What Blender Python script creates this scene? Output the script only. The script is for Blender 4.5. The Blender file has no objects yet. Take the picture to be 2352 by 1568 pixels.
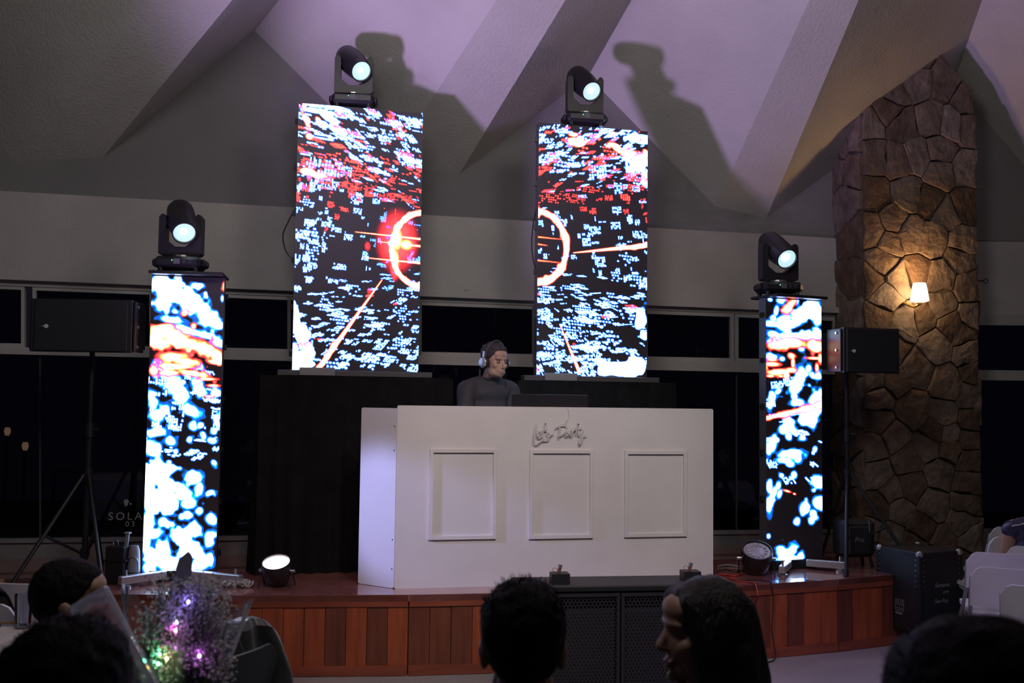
import bpy, bmesh, math, random
import numpy as np
from mathutils import Vector, Matrix, Euler, noise

random.seed(7)
rng = np.random.default_rng(7)
SC = bpy.context.scene
COL = SC.collection
V = Vector
R = math.radians

# ------------------------------------------------------------------ camera
F = 35.0 / 36.0 * 2352            # focal length in photo pixels
CAMH = 1.65
PITCH, ROLL = 3.4, 0.72
CM = Matrix.Rotation(R(90 + PITCH), 4, 'X') @ Matrix.Rotation(R(ROLL), 4, 'Z')
CAM_LOC = V((0, 0, CAMH))
cd = bpy.data.cameras.new('camera')
cd.lens = 35.0; cd.sensor_width = 36.0; cd.sensor_fit = 'HORIZONTAL'
cd.clip_start = 0.05
cd.dof.use_dof = True; cd.dof.focus_distance = 6.7; cd.dof.aperture_fstop = 4.5
cam = bpy.data.objects.new('camera', cd)
cam.matrix_world = Matrix.Translation(CAM_LOC) @ CM
COL.objects.link(cam)
SC.camera = cam

# ------------------------------------------------------------------ world, exposure
wd = bpy.data.worlds.new('night'); SC.world = wd; wd.use_nodes = True
wd.node_tree.nodes['Background'].inputs[0].default_value = (0.010, 0.009, 0.014, 1)
wd.node_tree.nodes['Background'].inputs[1].default_value = 0.6
vs = SC.view_settings
vs.view_transform = 'Standard'; vs.look = 'None'; vs.gamma = 1.0; vs.exposure = 0.1
vs.use_curve_mapping = False

# ------------------------------------------------------------------ hall lights and fills
def spot(name, loc, target, power, color, angle, blend=0.6, size=0.15):
    l = bpy.data.lights.new(name, 'SPOT')
    l.energy = power; l.color = color; l.spot_size = R(angle); l.spot_blend = blend
    l.shadow_soft_size = size
    o = bpy.data.objects.new(name, l); COL.objects.link(o)
    o.location = loc
    o.rotation_euler = (V(target) - V(loc)).to_track_quat('-Z', 'Y').to_euler()
    return o

def area(name, loc, target, power, color, size):
    l = bpy.data.lights.new(name, 'AREA'); l.energy = power; l.color = color
    l.shape = 'DISK'; l.size = size
    o = bpy.data.objects.new(name, l); COL.objects.link(o)
    o.location = loc
    o.rotation_euler = (V(target) - V(loc)).to_track_quat('-Z', 'Y').to_euler()
    return o

# party lights outside the picture, told by what they light; two added fills:
# white wash high over the dance floor: booth front, shadows of the sign falling straight down
spot('booth_wash_offscreen', (0.9, 2.4, 4.5), (0.30, 6.3, 1.0), 265, (1.0, 0.98, 1.0), 40, 0.9, 0.10)
# added overhead fill for walls and ceiling plates, no lamp known there
area('fill_light_left_offscreen', (-0.6, 2.2, 4.6), (0.0, 7.6, 2.9), 48, (1.0, 0.93, 0.92), 1.6)
area('fill_light_right_offscreen', (2.0, 2.8, 4.5), (-2.0, 7.3, 3.9), 26, (1.0, 0.88, 0.78), 1.0)
# purple uplight to the left of the picture, on the left-facing plates of the ceiling
spot('purple_uplight_left_offscreen', (-3.6, 3.6, 0.7), (0.55, 6.9, 4.8), 960, (0.68, 0.45, 1.0), 50, 0.8, 0.25)
# blue-lilac light from the left on the booth's wing
spot('side_light_left_offscreen', (-3.0, 5.1, 2.0), (-0.80, 6.25, 0.95), 330, (0.40, 0.42, 1.0), 20, 0.7, 0.08)
# coloured washes from overhead on the dance floor, the stage front and the chairs
spot('purple_floor_wash_offscreen', (2.6, 3.2, 4.4), (2.1, 5.6, 0.0), 170, (0.45, 0.27, 1.0), 36, 0.8, 0.1)
spot('red_stage_wash_offscreen', (-0.3, 3.0, 4.4), (-0.3, 5.9, 0.2), 65, (1.0, 0.22, 0.18), 70, 0.9, 0.1)
spot('chair_wash_offscreen', (1.6, 3.0, 4.3), (3.0, 5.6, 0.6), 45, (0.75, 0.72, 1.0), 34, 0.8, 0.1)

# ------------------------------------------------------------------ pixel -> place helpers
CM3 = CM.to_3x3()
def ray(px, py):
    return (CM3 @ V(((px - 1176) / F, -(py - 784) / F, -1.0)))
def PY(px, py, Y):
    d = ray(px, py); return CAM_LOC + d * (Y / d.y)
def PZ(px, py, z):
    d = ray(px, py); return CAM_LOC + d * ((z - CAMH) / d.z)
def PP(px, py, p0, n):
    d = ray(px, py); return CAM_LOC + d * ((V(p0) - CAM_LOC).dot(n) / d.dot(n))

# ------------------------------------------------------------------ materials
MATS = {}
def M(name, color=(0.8, 0.8, 0.8), rough=0.5, metal=0.0, spec=0.5, noise_amt=0.0, noise_scale=5.0,
      bump=0.0, bump_scale=40.0, emit=None, emit_str=0.0, stretch=(1, 1, 1), coat=0.0, sheen=0.0):
    if name in MATS: return MATS[name]
    m = bpy.data.materials.new(name); m.use_nodes = True
    nt = m.node_tree; b = nt.nodes['Principled BSDF']
    b.inputs['Base Color'].default_value = (*color, 1)
    b.inputs['Roughness'].default_value = rough
    b.inputs['Metallic'].default_value = metal
    b.inputs['Specular IOR Level'].default_value = spec
    if coat: b.inputs['Coat Weight'].default_value = coat
    if sheen:
        b.inputs['Sheen Weight'].default_value = sheen
    if emit:
        b.inputs['Emission Color'].default_value = (*emit, 1)
        b.inputs['Emission Strength'].default_value = emit_str
    if noise_amt or bump:
        tc = nt.nodes.new('ShaderNodeTexCoord')
        mp = nt.nodes.new('ShaderNodeMapping'); mp.inputs['Scale'].default_value = stretch
        nt.links.new(tc.outputs['Object'], mp.inputs['Vector'])
    if noise_amt:
        n = nt.nodes.new('ShaderNodeTexNoise'); n.inputs['Scale'].default_value = noise_scale
        n.inputs['Detail'].default_value = 6; n.inputs['Roughness'].default_value = 0.6
        nt.links.new(mp.outputs['Vector'], n.inputs['Vector'])
        cr = nt.nodes.new('ShaderNodeValToRGB')
        cr.color_ramp.elements[0].position = 0.3; cr.color_ramp.elements[1].position = 0.7
        cr.color_ramp.elements[0].color = (*[c * (1 - noise_amt) for c in color], 1)
        cr.color_ramp.elements[1].color = (*[min(1, c * (1 + noise_amt)) for c in color], 1)
        nt.links.new(n.outputs['Fac'], cr.inputs['Fac'])
        nt.links.new(cr.outputs['Color'], b.inputs['Base Color'])
    if bump:
        n2 = nt.nodes.new('ShaderNodeTexNoise'); n2.inputs['Scale'].default_value = bump_scale
        n2.inputs['Detail'].default_value = 5
        nt.links.new(mp.outputs['Vector'], n2.inputs['Vector'])
        bp = nt.nodes.new('ShaderNodeBump'); bp.inputs['Strength'].default_value = bump
        bp.inputs['Distance'].default_value = 0.02
        nt.links.new(n2.outputs['Fac'], bp.inputs['Height'])
        nt.links.new(bp.outputs['Normal'], b.inputs['Normal'])
    MATS[name] = m
    return m

def attr_mat(name, attr, rough=0.5, emission=False, spec=0.4, sss=0.0, base=(0.03, 0.03, 0.035)):
    m = bpy.data.materials.new(name); m.use_nodes = True
    nt = m.node_tree; b = nt.nodes['Principled BSDF']
    a = nt.nodes.new('ShaderNodeAttribute'); a.attribute_name = attr
    b.inputs['Roughness'].default_value = rough
    b.inputs['Specular IOR Level'].default_value = spec
    if emission:
        b.inputs['Base Color'].default_value = (*base, 1)
        nt.links.new(a.outputs['Color'], b.inputs['Emission Color'])
        b.inputs['Emission Strength'].default_value = 1.0
    else:
        nt.links.new(a.outputs['Color'], b.inputs['Base Color'])
    return m

def glass_mat(name, tint=(1, 1, 1), rough=0.03, refl=1.0):
    m = bpy.data.materials.new(name); m.use_nodes = True
    nt = m.node_tree; nt.nodes.clear()
    out = nt.nodes.new('ShaderNodeOutputMaterial')
    mix = nt.nodes.new('ShaderNodeMixShader')
    tr = nt.nodes.new('ShaderNodeBsdfTransparent'); tr.inputs[0].default_value = (*tint, 1)
    gl = nt.nodes.new('ShaderNodeBsdfGlossy'); gl.inputs['Roughness'].default_value = rough
    gl.inputs['Color'].default_value = (refl, refl, refl, 1)
    fr = nt.nodes.new('ShaderNodeFresnel'); fr.inputs['IOR'].default_value = 1.5
    nt.links.new(fr.outputs[0], mix.inputs[0]); nt.links.new(tr.outputs[0], mix.inputs[1])
    nt.links.new(gl.outputs[0], mix.inputs[2]); nt.links.new(mix.outputs[0], out.inputs[0])
    MATS[name] = m
    return m

def film_mat(name, tint=(1, 1, 1), haze=0.2, color=(0.8, 0.85, 1.0), rough=0.15):
    """clear plastic film: mostly see-through, with a little scattering and gloss"""
    m = glass_mat(name, tint, rough, 1.0); nt = m.node_tree
    out = [n for n in nt.nodes if n.type == 'OUTPUT_MATERIAL'][0]; old = out.inputs[0].links[0].from_socket
    tl = nt.nodes.new('ShaderNodeBsdfTranslucent'); tl.inputs[0].default_value = (*color, 1)
    df = nt.nodes.new('ShaderNodeBsdfDiffuse'); df.inputs[0].default_value = (*color, 1)
    mx = nt.nodes.new('ShaderNodeMixShader'); mx.inputs[0].default_value = 0.5
    nt.links.new(tl.outputs[0], mx.inputs[1]); nt.links.new(df.outputs[0], mx.inputs[2])
    m2 = nt.nodes.new('ShaderNodeMixShader'); m2.inputs[0].default_value = haze
    nt.links.new(old, m2.inputs[1]); nt.links.new(mx.outputs[0], m2.inputs[2]); nt.links.new(m2.outputs[0], out.inputs[0])
    return m

# ------------------------------------------------------------------ objects
W = {}          # world matrix of every object made here
def wm(o): return W.get(o, Matrix.Identity(4)) if o else Matrix.Identity(4)

def tag(o, label=None, cat=None, group=None, kind=None):
    if label: o['label'] = label
    if cat: o['category'] = cat
    if group: o['group'] = group
    if kind: o['kind'] = kind
    return o

def thing(name, label, cat, loc=(0, 0, 0), rotz=0.0, group=None, scale=1.0):
    o = bpy.data.objects.new(name, None); COL.objects.link(o)
    o.empty_display_size = 0.05
    o.location = loc; o.rotation_euler = (0, 0, rotz); o.scale = (scale,) * 3
    W[o] = Matrix.Translation(V(loc)) @ Matrix.Rotation(rotz, 4, 'Z') @ Matrix.Scale(scale, 4)
    return tag(o, label, cat, group)

def link(name, me, mat, parent=None, smooth=False):
    o = bpy.data.objects.new(name, me); COL.objects.link(o)
    if mat: me.materials.append(mat) if not me.materials else None
    if parent: o.parent = parent
    W[o] = wm(parent).copy()
    if smooth: me.polygons.foreach_set('use_smooth', [True] * len(me.polygons))
    return o

def dup(root, loc, rotz, label=None, group=None, scale=None):
    def cp(o, parent):
        c = o.copy(); COL.objects.link(c)
        c.parent = parent
        for ch in o.children: cp(ch, c)
        return c
    r = cp(root, None); r.location = loc; r.rotation_euler = (0, 0, rotz)
    if scale: r.scale = (scale,) * 3
    if label: r['label'] = label
    if group: r['group'] = group
    return r

class MB:
    def __init__(self): self.v = []; self.f = []
    def add(self, vs, fs):
        n = len(self.v); self.v += [V(p) for p in vs]; self.f += [[i + n for i in f] for f in fs]
        return self
    def box(self, c, s, rot=None, bev=0.0):
        c = V(c); hx, hy, hz = s[0] / 2, s[1] / 2, s[2] / 2
        if bev:
            b = min(bev, hx * .9, hy * .9, hz * .9)
            ps = []; idx = {}
            for ax in range(3):
                for sx in (-1, 1):
                    for sy in (-1, 1):
                        for sz in (-1, 1):
                            p = [sx * (hx - b), sy * (hy - b), sz * (hz - b)]
                            p[ax] = (sx, sy, sz)[ax] * (hx, hy, hz)[ax]
                            idx[(ax, sx, sy, sz)] = len(ps); ps.append(V(p))
            fs = []
            for ax in range(3):
                for s1 in (-1, 1):
                    q = []
                    for (a, b2) in ((-1, -1), (1, -1), (1, 1), (-1, 1)):
                        k = [a, b2]; k.insert(ax, s1); q.append(idx[(ax, *k)])
                    fs.append(q)
            for sx in (-1, 1):
                for sy in (-1, 1):
                    for sz in (-1, 1):
                        fs.append([idx[(0, sx, sy, sz)], idx[(1, sx, sy, sz)], idx[(2, sx, sy, sz)]])
            for ax in range(3):
                o1, o2 = [a for a in range(3) if a != ax]
                for s1 in (-1, 1):
                    for s2 in (-1, 1):
                        def key(face, e):
                            k = [0, 0, 0]; k[ax] = e; k[o1] = s1; k[o2] = s2
                            return idx[(face, *k)]
                        fs.append([key(o1, -1), key(o1, 1), key(o2, 1), key(o2, -1)])
        else:
            ps = [V((x, y, z)) for x in (-hx, hx) for y in (-hy, hy) for z in (-hz, hz)]
            fs = [[0, 1, 3, 2], [4, 6, 7, 5], [0, 4, 5, 1], [2, 3, 7, 6], [0, 2, 6, 4], [1, 5, 7, 3]]
        if rot is not None:
            ps = [rot @ p for p in ps]
        return self.add([c + p for p in ps], fs)
    def cyl(self, p0, p1, r0, r1=None, n=12, cap=True):
        p0, p1 = V(p0), V(p1); r1 = r0 if r1 is None else r1
        d = (p1 - p0).normalized(); a = d.orthogonal().normalized(); b = d.cross(a)
        vs = []
        for p, r in ((p0, r0), (p1, r1)):
            for i in range(n):
                t = 2 * math.pi * i / n; vs.append(p + (a * math.cos(t) + b * math.sin(t)) * r)
        fs = [[i, (i + 1) % n, n + (i + 1) % n, n + i] for i in range(n)]
        if cap: fs += [list(range(n))[::-1], list(range(n, 2 * n))]
        return self.add(vs, fs)
    def tube(self, pts, r, n=8, closed=False):
        pts = [V(p) for p in pts]; m = len(pts); vs = []
        prev = None
        for i, p in enumerate(pts):
            if closed: d = pts[(i + 1) % m] - pts[i - 1]
            else: d = pts[min(i + 1, m - 1)] - pts[max(i - 1, 0)]
            d.normalize()
            if prev is None: a = d.orthogonal().normalized()
            else:
                a = prev - d * prev.dot(d)
                a = a.normalized() if a.length > 1e-6 else d.orthogonal().normalized()
            prev = a; b = d.cross(a)
            rr = r[i] if isinstance(r, (list, tuple)) else r
            for k in range(n):
                t = 2 * math.pi * k / n; vs.append(p + (a * math.cos(t) + b * math.sin(t)) * rr)
        fs = []
        for i in range(m if closed else m - 1):
            j = (i + 1) % m
            for k in range(n):
                fs.append([i * n + k, i * n + (k + 1) % n, j * n + (k + 1) % n, j * n + k])
        if not closed: fs += [list(range(n))[::-1], list(range((m - 1) * n, m * n))]
        return self.add(vs, fs)
    def lathe(self, prof, origin, axis, n=24):
        o = V(origin); d = V(axis).normalized(); a = d.orthogonal().normalized(); b = d.cross(a)
        vs = []; m = len(prof)
        for t, r in prof:
            for k in range(n):
                th = 2 * math.pi * k / n
                vs.append(o + d * t + (a * math.cos(th) + b * math.sin(th)) * max(r, 1e-4))
        fs = [[i * n + k, i * n + (k + 1) % n, (i + 1) * n + (k + 1) % n, (i + 1) * n + k]
              for i in range(m - 1) for k in range(n)]
        fs += [list(range(n))[::-1], list(range((m - 1) * n, m * n))]
        return self.add(vs, fs)
    def prism(self, poly, off):
        """poly: 3-D points of one face, off: extrusion vector"""
        p = [V(q) for q in poly]; n = len(p); off = V(off)
        return self.add(p + [q + off for q in p],
                        [list(range(n)), list(range(2 * n - 1, n - 1, -1))] +
                        [[i, n + i, n + (i + 1) % n, (i + 1) % n] for i in range(n)])
    def ell(self, c, r, rot=None, sub=3):
        bm = bmesh.new(); bmesh.ops.create_icosphere(bm, subdivisions=sub, radius=1.0)
        c = V(c); ps = [V((q.co.x * r[0], q.co.y * r[1], q.co.z * r[2])) for q in bm.verts]
        if rot is not None: ps = [rot @ p for p in ps]
        fs = [[q.index for q in f.verts] for f in bm.faces]; bm.free()
        return self.add([c + p for p in ps], fs)
    def caps(self, p0, p1, r0, r1, n=14):
        p0, p1 = V(p0), V(p1)
        self.cyl(p0, p1, r0, r1, n); self.ell(p0, (r0,) * 3, sub=2); self.ell(p1, (r1,) * 3, sub=2)
        return self
    def xf(self, m):
        self.v = [m @ p for p in self.v]; return self
    def mesh(self, name, inv=None):
        me = bpy.data.meshes.new(name)
        vs = [inv @ p for p in self.v] if inv is not None else self.v
        me.from_pydata([tuple(p) for p in vs], [], self.f); me.validate(); me.update()
        bm = bmesh.new(); bm.from_mesh(me); bmesh.ops.recalc_face_normals(bm, faces=bm.faces)
        bm.to_mesh(me); bm.free()
        return me
    def build(self, name, mat, parent=None, world=False, smooth=False):
        inv = wm(parent).inverted() if (world and parent) else None
        o = link(name, self.mesh(name, inv), mat, parent)
        if smooth:
            me = o.data
            me.polygons.foreach_set('use_smooth', [True] * len(me.polygons))
            try: me.set_sharp_from_angle(angle=R(40))
            except Exception: pass
        return o

def struct(name, mb, mat, parent=None, smooth=False):
    o = mb.build(name, mat, parent, smooth=smooth)
    if parent is None: o['kind'] = 'structure'
    return o

def text_obj(name, body, size, mat, parent, mtx, extrude=0.0008, shear=0.0, align='LEFT', spacing=1.0):
    cu = bpy.data.curves.new(name, 'FONT'); cu.body = body; cu.size = size
    cu.space_character = spacing; cu.extrude = extrude; cu.shear = shear; cu.align_x = align; cu.resolution_u = 3
    t = bpy.data.objects.new(name + '_tmp', cu); COL.objects.link(t)
    bpy.context.view_layer.update()
    dg = bpy.context.evaluated_depsgraph_get()
    me = bpy.data.meshes.new_from_object(t.evaluated_get(dg))
    bpy.data.objects.remove(t); bpy.data.curves.remove(cu)
    me.transform(wm(parent).inverted() @ mtx)
    me.materials.clear()
    return link(name, me, mat, parent)

def frame_mtx(o, xdir, updir):
    """matrix with text x along xdir, text y along updir"""
    x = V(xdir).normalized(); y = V(updir); y = (y - x * y.dot(x)).normalized(); z = x.cross(y)
    m = Matrix((x, y, z)).transposed().to_4x4(); m.translation = V(o)
    return m

def smooth_path(pts, k=4):
    pts = [V(p) for p in pts]; out = []
    for i in range(len(pts) - 1):
        p0 = pts[max(i - 1, 0)]; p1 = pts[i]; p2 = pts[i + 1]; p3 = pts[min(i + 2, len(pts) - 1)]
        for j in range(k):
            t = j / k
            out.append(0.5 * ((2 * p1) + (p2 - p0) * t + (2 * p0 - 5 * p1 + 4 * p2 - p3) * t * t
                              + (3 * p1 - p0 - 3 * p2 + p3) * t ** 3))
    out.append(pts[-1]); return out
# ================================================================== THE SETTING
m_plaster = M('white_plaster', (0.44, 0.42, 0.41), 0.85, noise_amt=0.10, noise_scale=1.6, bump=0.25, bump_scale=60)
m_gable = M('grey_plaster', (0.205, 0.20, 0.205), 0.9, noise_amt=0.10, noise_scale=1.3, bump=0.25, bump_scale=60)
m_ceil = M('ceiling_concrete', (0.46, 0.45, 0.43), 0.9, noise_amt=0.12, noise_scale=0.9, bump=0.3, bump_scale=45)
m_frame = M('window_frame_paint', (0.40, 0.39, 0.385), 0.6, noise_amt=0.06, noise_scale=4)
m_strip = M('lintel_paint', (0.22, 0.215, 0.21), 0.8, noise_amt=0.08, noise_scale=4)
m_floor = M('floor_concrete', (0.26, 0.25, 0.255), 0.5, noise_amt=0.16, noise_scale=1.4, bump=0.1, bump_scale=30)
m_ground = M('night_ground', (0.03, 0.03, 0.03), 0.95)
m_base = M('base_wall', (0.205, 0.20, 0.205), 0.9, noise_amt=0.15, noise_scale=5)
m_pane = glass_mat('window_glass', (0.34, 0.35, 0.44), 0.03, 0.9)

WT = 0.213                                   # the back wall runs away to the right
WY0 = 8.0
WN = V((WT, -1, 0)).normalized()             # points into the room
WX = V((1, WT, 0)).normalized()
WP0 = V((0, WY0, 0))
def PW(px, py, out=0.0): return PP(px, py, WP0 + WN * out, WN)
XL, XR = -500, 1925
def line(x0, y0, x1, y1): return lambda x: y0 + (y1 - y0) * (x - x0) / (x1 - x0)
L1 = line(0, 441, 1916, 549); L2 = line(0, 628, 1753, 701); L3 = line(0, 644, 1753, 714)
L4 = line(0, 664, 1753, 731); L5 = line(0, 797, 1753, 833); L6 = line(0, 813, 1753, 856)
L7 = line(0, 1244, 1680, 1224)
def wstrip(x0, x1, top, bot, out, back=-0.05, mb=None):
    mb = mb or MB()
    q = [PW(x0, top(x0)), PW(x1, top(x1)), PW(x1, bot(x1)), PW(x0, bot(x0))]
    return mb.prism([p + WN * out for p in q], WN * (back - out))

# floor and the dark ground outside the windows
MBf = MB().prism([(-7, -2, 0), (7, -2, 0), (7, 9.2, 0), (-7, 7.6, 0)], (0, 0, -0.12))
floor = struct('floor', MBf, m_floor)
jm = M('floor_joint', (0.10, 0.10, 0.10), 0.9)
for k, (x0, y0, x1, y1) in enumerate([(-7, 4.6, 7, 5.35), (-7, 2.6, 7, 3.35), (1.35, -2, 0.9, 6.3), (3.5, -2, 3.05, 6.9), (-1.2, -2, -1.7, 5.9)]):
    d = V((x1 - x0, y1 - y0, 0)).normalized(); s = V((-d.y, d.x, 0)) * 0.003
    MB().prism([V((x0, y0, 0.0)) - s, V((x1, y1, 0.0)) - s, V((x1, y1, 0.0)) + s, V((x0, y0, 0.0)) + s], (0, 0, 0.0012)).build('joint', jm, floor)
struct('ground', MB().prism([(-12, 7.0, -0.02), (12, 8.2, -0.02), (12, 16, -0.02), (-12, 16, -0.02)], (0, 0, -0.1)), m_ground)

# folded ceiling: zigzag along the wall, every plate rising to one apex over the hall
APEX = PY(3500, -3600, 2.75)
zig_px = [(-560, 215), (-205, 60), (31, 371), (236, 361), (585, 70), (893, 378), (1055, 399), (1351, 175),
          (1643, 474), (1760, 500)]
zig_px[0] = (-520, 352)
zig = [PW(*p) for p in zig_px]
RWX = V((1, 0.06, 0)).normalized(); RWN = V((0.06, -1, 0)).normalized()
PEAK3 = PW(2190, 190)
RW0 = PEAK3
def PR(px, py, out=0.0): return PP(px, py, RW0 + RWN * out, RWN)
zig += [PEAK3, PR(2620, 690), PR(2740, 690), PR(3150, 240)]
ceil = bpy.data.objects.new('ceiling', None); COL.objects.link(ceil); ceil['kind'] = 'structure'
W[ceil] = Matrix.Identity(4)
for i in range(len(zig) - 1):
    a, b = zig[i], zig[i + 1]
    mid = (a + b + APEX) / 3
    n = (b - a).cross(APEX - a).normalized()
    if n.z < 0: n = -n
    MB().prism([a, b, APEX], n * 0.10).build('ceiling_plate', m_ceil, ceil)

# gable wall above the band
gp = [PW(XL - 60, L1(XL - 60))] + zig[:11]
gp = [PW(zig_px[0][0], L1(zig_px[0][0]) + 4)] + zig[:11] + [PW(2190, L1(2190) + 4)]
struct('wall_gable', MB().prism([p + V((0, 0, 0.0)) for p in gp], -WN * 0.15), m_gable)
# white band between the gable and the windows
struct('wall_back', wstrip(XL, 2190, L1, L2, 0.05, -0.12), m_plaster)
struct('trim_1', wstrip(XL, XR, L2, L3, 0.09, -0.12), m_plaster)
struct('trim_2', wstrip(XL, XR, L3, line(0, 656, 1753, 722), 0.03, -0.08), m_frame)
struct('trim_3', wstrip(XL, XR, L5, L6, 0.05, -0.08), m_frame)
struct('wall_base', wstrip(XL, XR, L7, lambda x: 1420, 0.05, -0.15), m_base)
struct('trim_4', wstrip(XL, XR, line(0, 1236, 1680, 1217), L7, 0.07, -0.15), M('sill_paint', (0.205, 0.20, 0.205), 0.8))

# upper windows (sashes with frames), lower window panes
wn = 0
ups = [(-330, 50), (84, 345), (352, 660), (668, 960), (968, 1222), (1230, 1478), (1486, 1676), (1694, 1912)]
LT = line(0, 656, 1753, 722)
for (a, b) in ups:
    wn += 1
    root = bpy.data.objects.new('window_%d' % wn, None); COL.objects.link(root); root['kind'] = 'structure'
    W[root] = Matrix.Identity(4)
    fw = 8
    tilt = 0.0
    for (x0, x1, t, bt) in ((a - fw, a, LT, L5), (b, b + fw, LT, L5), (a, b, LT, L4), (a, b, lambda x: L5(x) - 9, L5)):
        wstrip(x0, x1, t, bt, 0.02, -0.03).build('window_frame', m_frame, root)
    wstrip(a, b, L4, lambda x: L5(x) - 9, -0.008, -0.014).build('pane', m_pane, root)
m_mull = M('dark_mullion', (0.05, 0.05, 0.055), 0.6)
L8 = line(0, 1236, 1680, 1217)
lows = [(-330, 90), (94, 420), (424, 760), (764, 1100), (1104, 1440), (1444, 1690), (1694, 1912)]
for (a, b) in lows:
    wn += 1
    root = bpy.data.objects.new('window_%d' % wn, None); COL.objects.link(root); root['kind'] = 'structure'
    W[root] = Matrix.Identity(4)
    wstrip(a, b, L6, L8, -0.008, -0.014).build('pane', m_pane, root)
    wstrip(b, b + 4, L6, L8, 0.0, -0.03).build('mullion', m_mull, root)

# wall to the right of the stone pier
def rstrip(x0, x1, y0a, y0b, y1a, y1b, out, back=-0.08):
    q = [PR(x0, y0a), PR(x1, y0b), PR(x1, y1b), PR(x0, y1a)]
    return MB().prism([p + RWN * out for p in q], RWN * (back - out))
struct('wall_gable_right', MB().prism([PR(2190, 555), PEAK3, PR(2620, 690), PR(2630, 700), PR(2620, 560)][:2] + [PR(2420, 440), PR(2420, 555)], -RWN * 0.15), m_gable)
struct('wall_right', rstrip(2150, 2900, 550, 560, 722, 728, 0.0), m_plaster)
struct('trim_5', rstrip(2150, 2900, 722, 728, 746, 752, 0.03), m_frame)
struct('trim_6', rstrip(2150, 2900, 849, 856, 872, 879, 0.03), m_frame)
wn += 1
rw = bpy.data.objects.new('window_%d' % wn, None); COL.objects.link(rw); rw['kind'] = 'structure'; W[rw] = Matrix.Identity(4)
rstrip(2240, 2900, 746, 752, 849, 856, -0.01, -0.015).build('pane', m_pane, rw)
rstrip(2240, 2900, 872, 879, 1215, 1222, -0.01, -0.015).build('pane', m_pane, rw)
rstrip(2520, 2528, 746, 746, 1222, 1222, 0.0, -0.03).build('mullion', m_mull, rw)
struct('wall_base_right', rstrip(2150, 2900, 1212, 1218, 1440, 1440, 0.02), m_base)

# stone pier: every stone is a part
def stone_mat():
    m = bpy.data.materials.new('pier_stone'); m.use_nodes = True
    nt = m.node_tree; b = nt.nodes['Principled BSDF']
    b.inputs['Roughness'].default_value = 0.85; b.inputs['Specular IOR Level'].default_value = 0.25
    oi = nt.nodes.new('ShaderNodeObjectInfo'); tc = nt.nodes.new('ShaderNodeTexCoord')
    n = nt.nodes.new('ShaderNodeTexNoise'); n.inputs['Scale'].default_value = 7; n.inputs['Detail'].default_value = 8
    n.inputs['Roughness'].default_value = 0.65
    nt.links.new(tc.outputs['Object'], n.inputs['Vector'])
    cr = nt.nodes.new('ShaderNodeValToRGB')
    e = cr.color_ramp.elements
    e[0].position = 0.25; e[0].color = (0.080, 0.052, 0.039, 1); e[1].position = 0.8; e[1].color = (0.235, 0.18, 0.145, 1)
    x = e.new(0.5); x.color = (0.148, 0.100, 0.074, 1)
    nt.links.new(n.outputs['Fac'], cr.inputs['Fac'])
    hs = nt.nodes.new('ShaderNodeHueSaturation')
    mr = nt.nodes.new('ShaderNodeMapRange'); mr.inputs['To Min'].default_value = 0.65; mr.inputs['To Max'].default_value = 1.3
    nt.links.new(oi.outputs['Random'], mr.inputs['Value']); nt.links.new(mr.outputs[0], hs.inputs['Value'])
    mr2 = nt.nodes.new('ShaderNodeMapRange'); mr2.inputs['To Min'].default_value = 1.15; mr2.inputs['To Max'].default_value = 0.6
    nt.links.new(oi.outputs['Random'], mr2.inputs['Value']); nt.links.new(mr2.outputs[0], hs.inputs['Saturation'])
    nt.links.new(cr.outputs['Color'], hs.inputs['Color']); nt.links.new(hs.outputs[0], b.inputs['Base Color'])
    n2 = nt.nodes.new('ShaderNodeTexNoise'); n2.inputs['Scale'].default_value = 16; n2.inputs['Detail'].default_value = 8
    nt.links.new(tc.outputs['Object'], n2.inputs['Vector'])
    bp = nt.nodes.new('ShaderNodeBump'); bp.inputs['Strength'].default_value = 0.8; bp.inputs['Distance'].default_value = 0.03
    nt.links.new(n2.outputs['Fac'], bp.inputs['Height']); nt.links.new(bp.outputs[0], b.inputs['Normal'])
    return m
m_stone = stone_mat()
m_mortar = M('pier_mortar', (0.13, 0.098, 0.076), 0.95, noise_amt=0.2, noise_scale=20, bump=0.5, bump_scale=50)

PD = 0.44                                              # how far the pier stands out
C0 = PP(1984, 900, WP0 + WN * PD, WN); C0.z = 0        # front left corner
C1 = PP(2247, 900, WP0 + WN * PD, WN); C1.z = 0        # front right corner
PWID = (C1 - C0).length
pier = bpy.data.objects.new('wall_pier', None); COL.objects.link(pier); pier['kind'] = 'structure'
W[pier] = Matrix.Identity(4)
def clip(poly, p, n):
    out = []
    for i in range(len(poly)):
        a, b = poly[i], poly[(i + 1) % len(poly)]
        da, db = (a - p).dot(n), (b - p).dot(n)
        if da <= 0: out.append(a)
        if (da < 0 < db) or (db < 0 < da): out.append(a + (b - a) * (da / (da - db)))
    return out
def voronoi(seeds, bound):
    cells = []
    for i, s in enumerate(seeds):
        c = bound[:]
        for j, t in enumerate(seeds):
            if i == j or (s - t).length > 0.9: continue
            c = clip(c, (s + t) / 2, (t - s))
            if len(c) < 3: break
        cells.append(c)
    return cells
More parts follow.
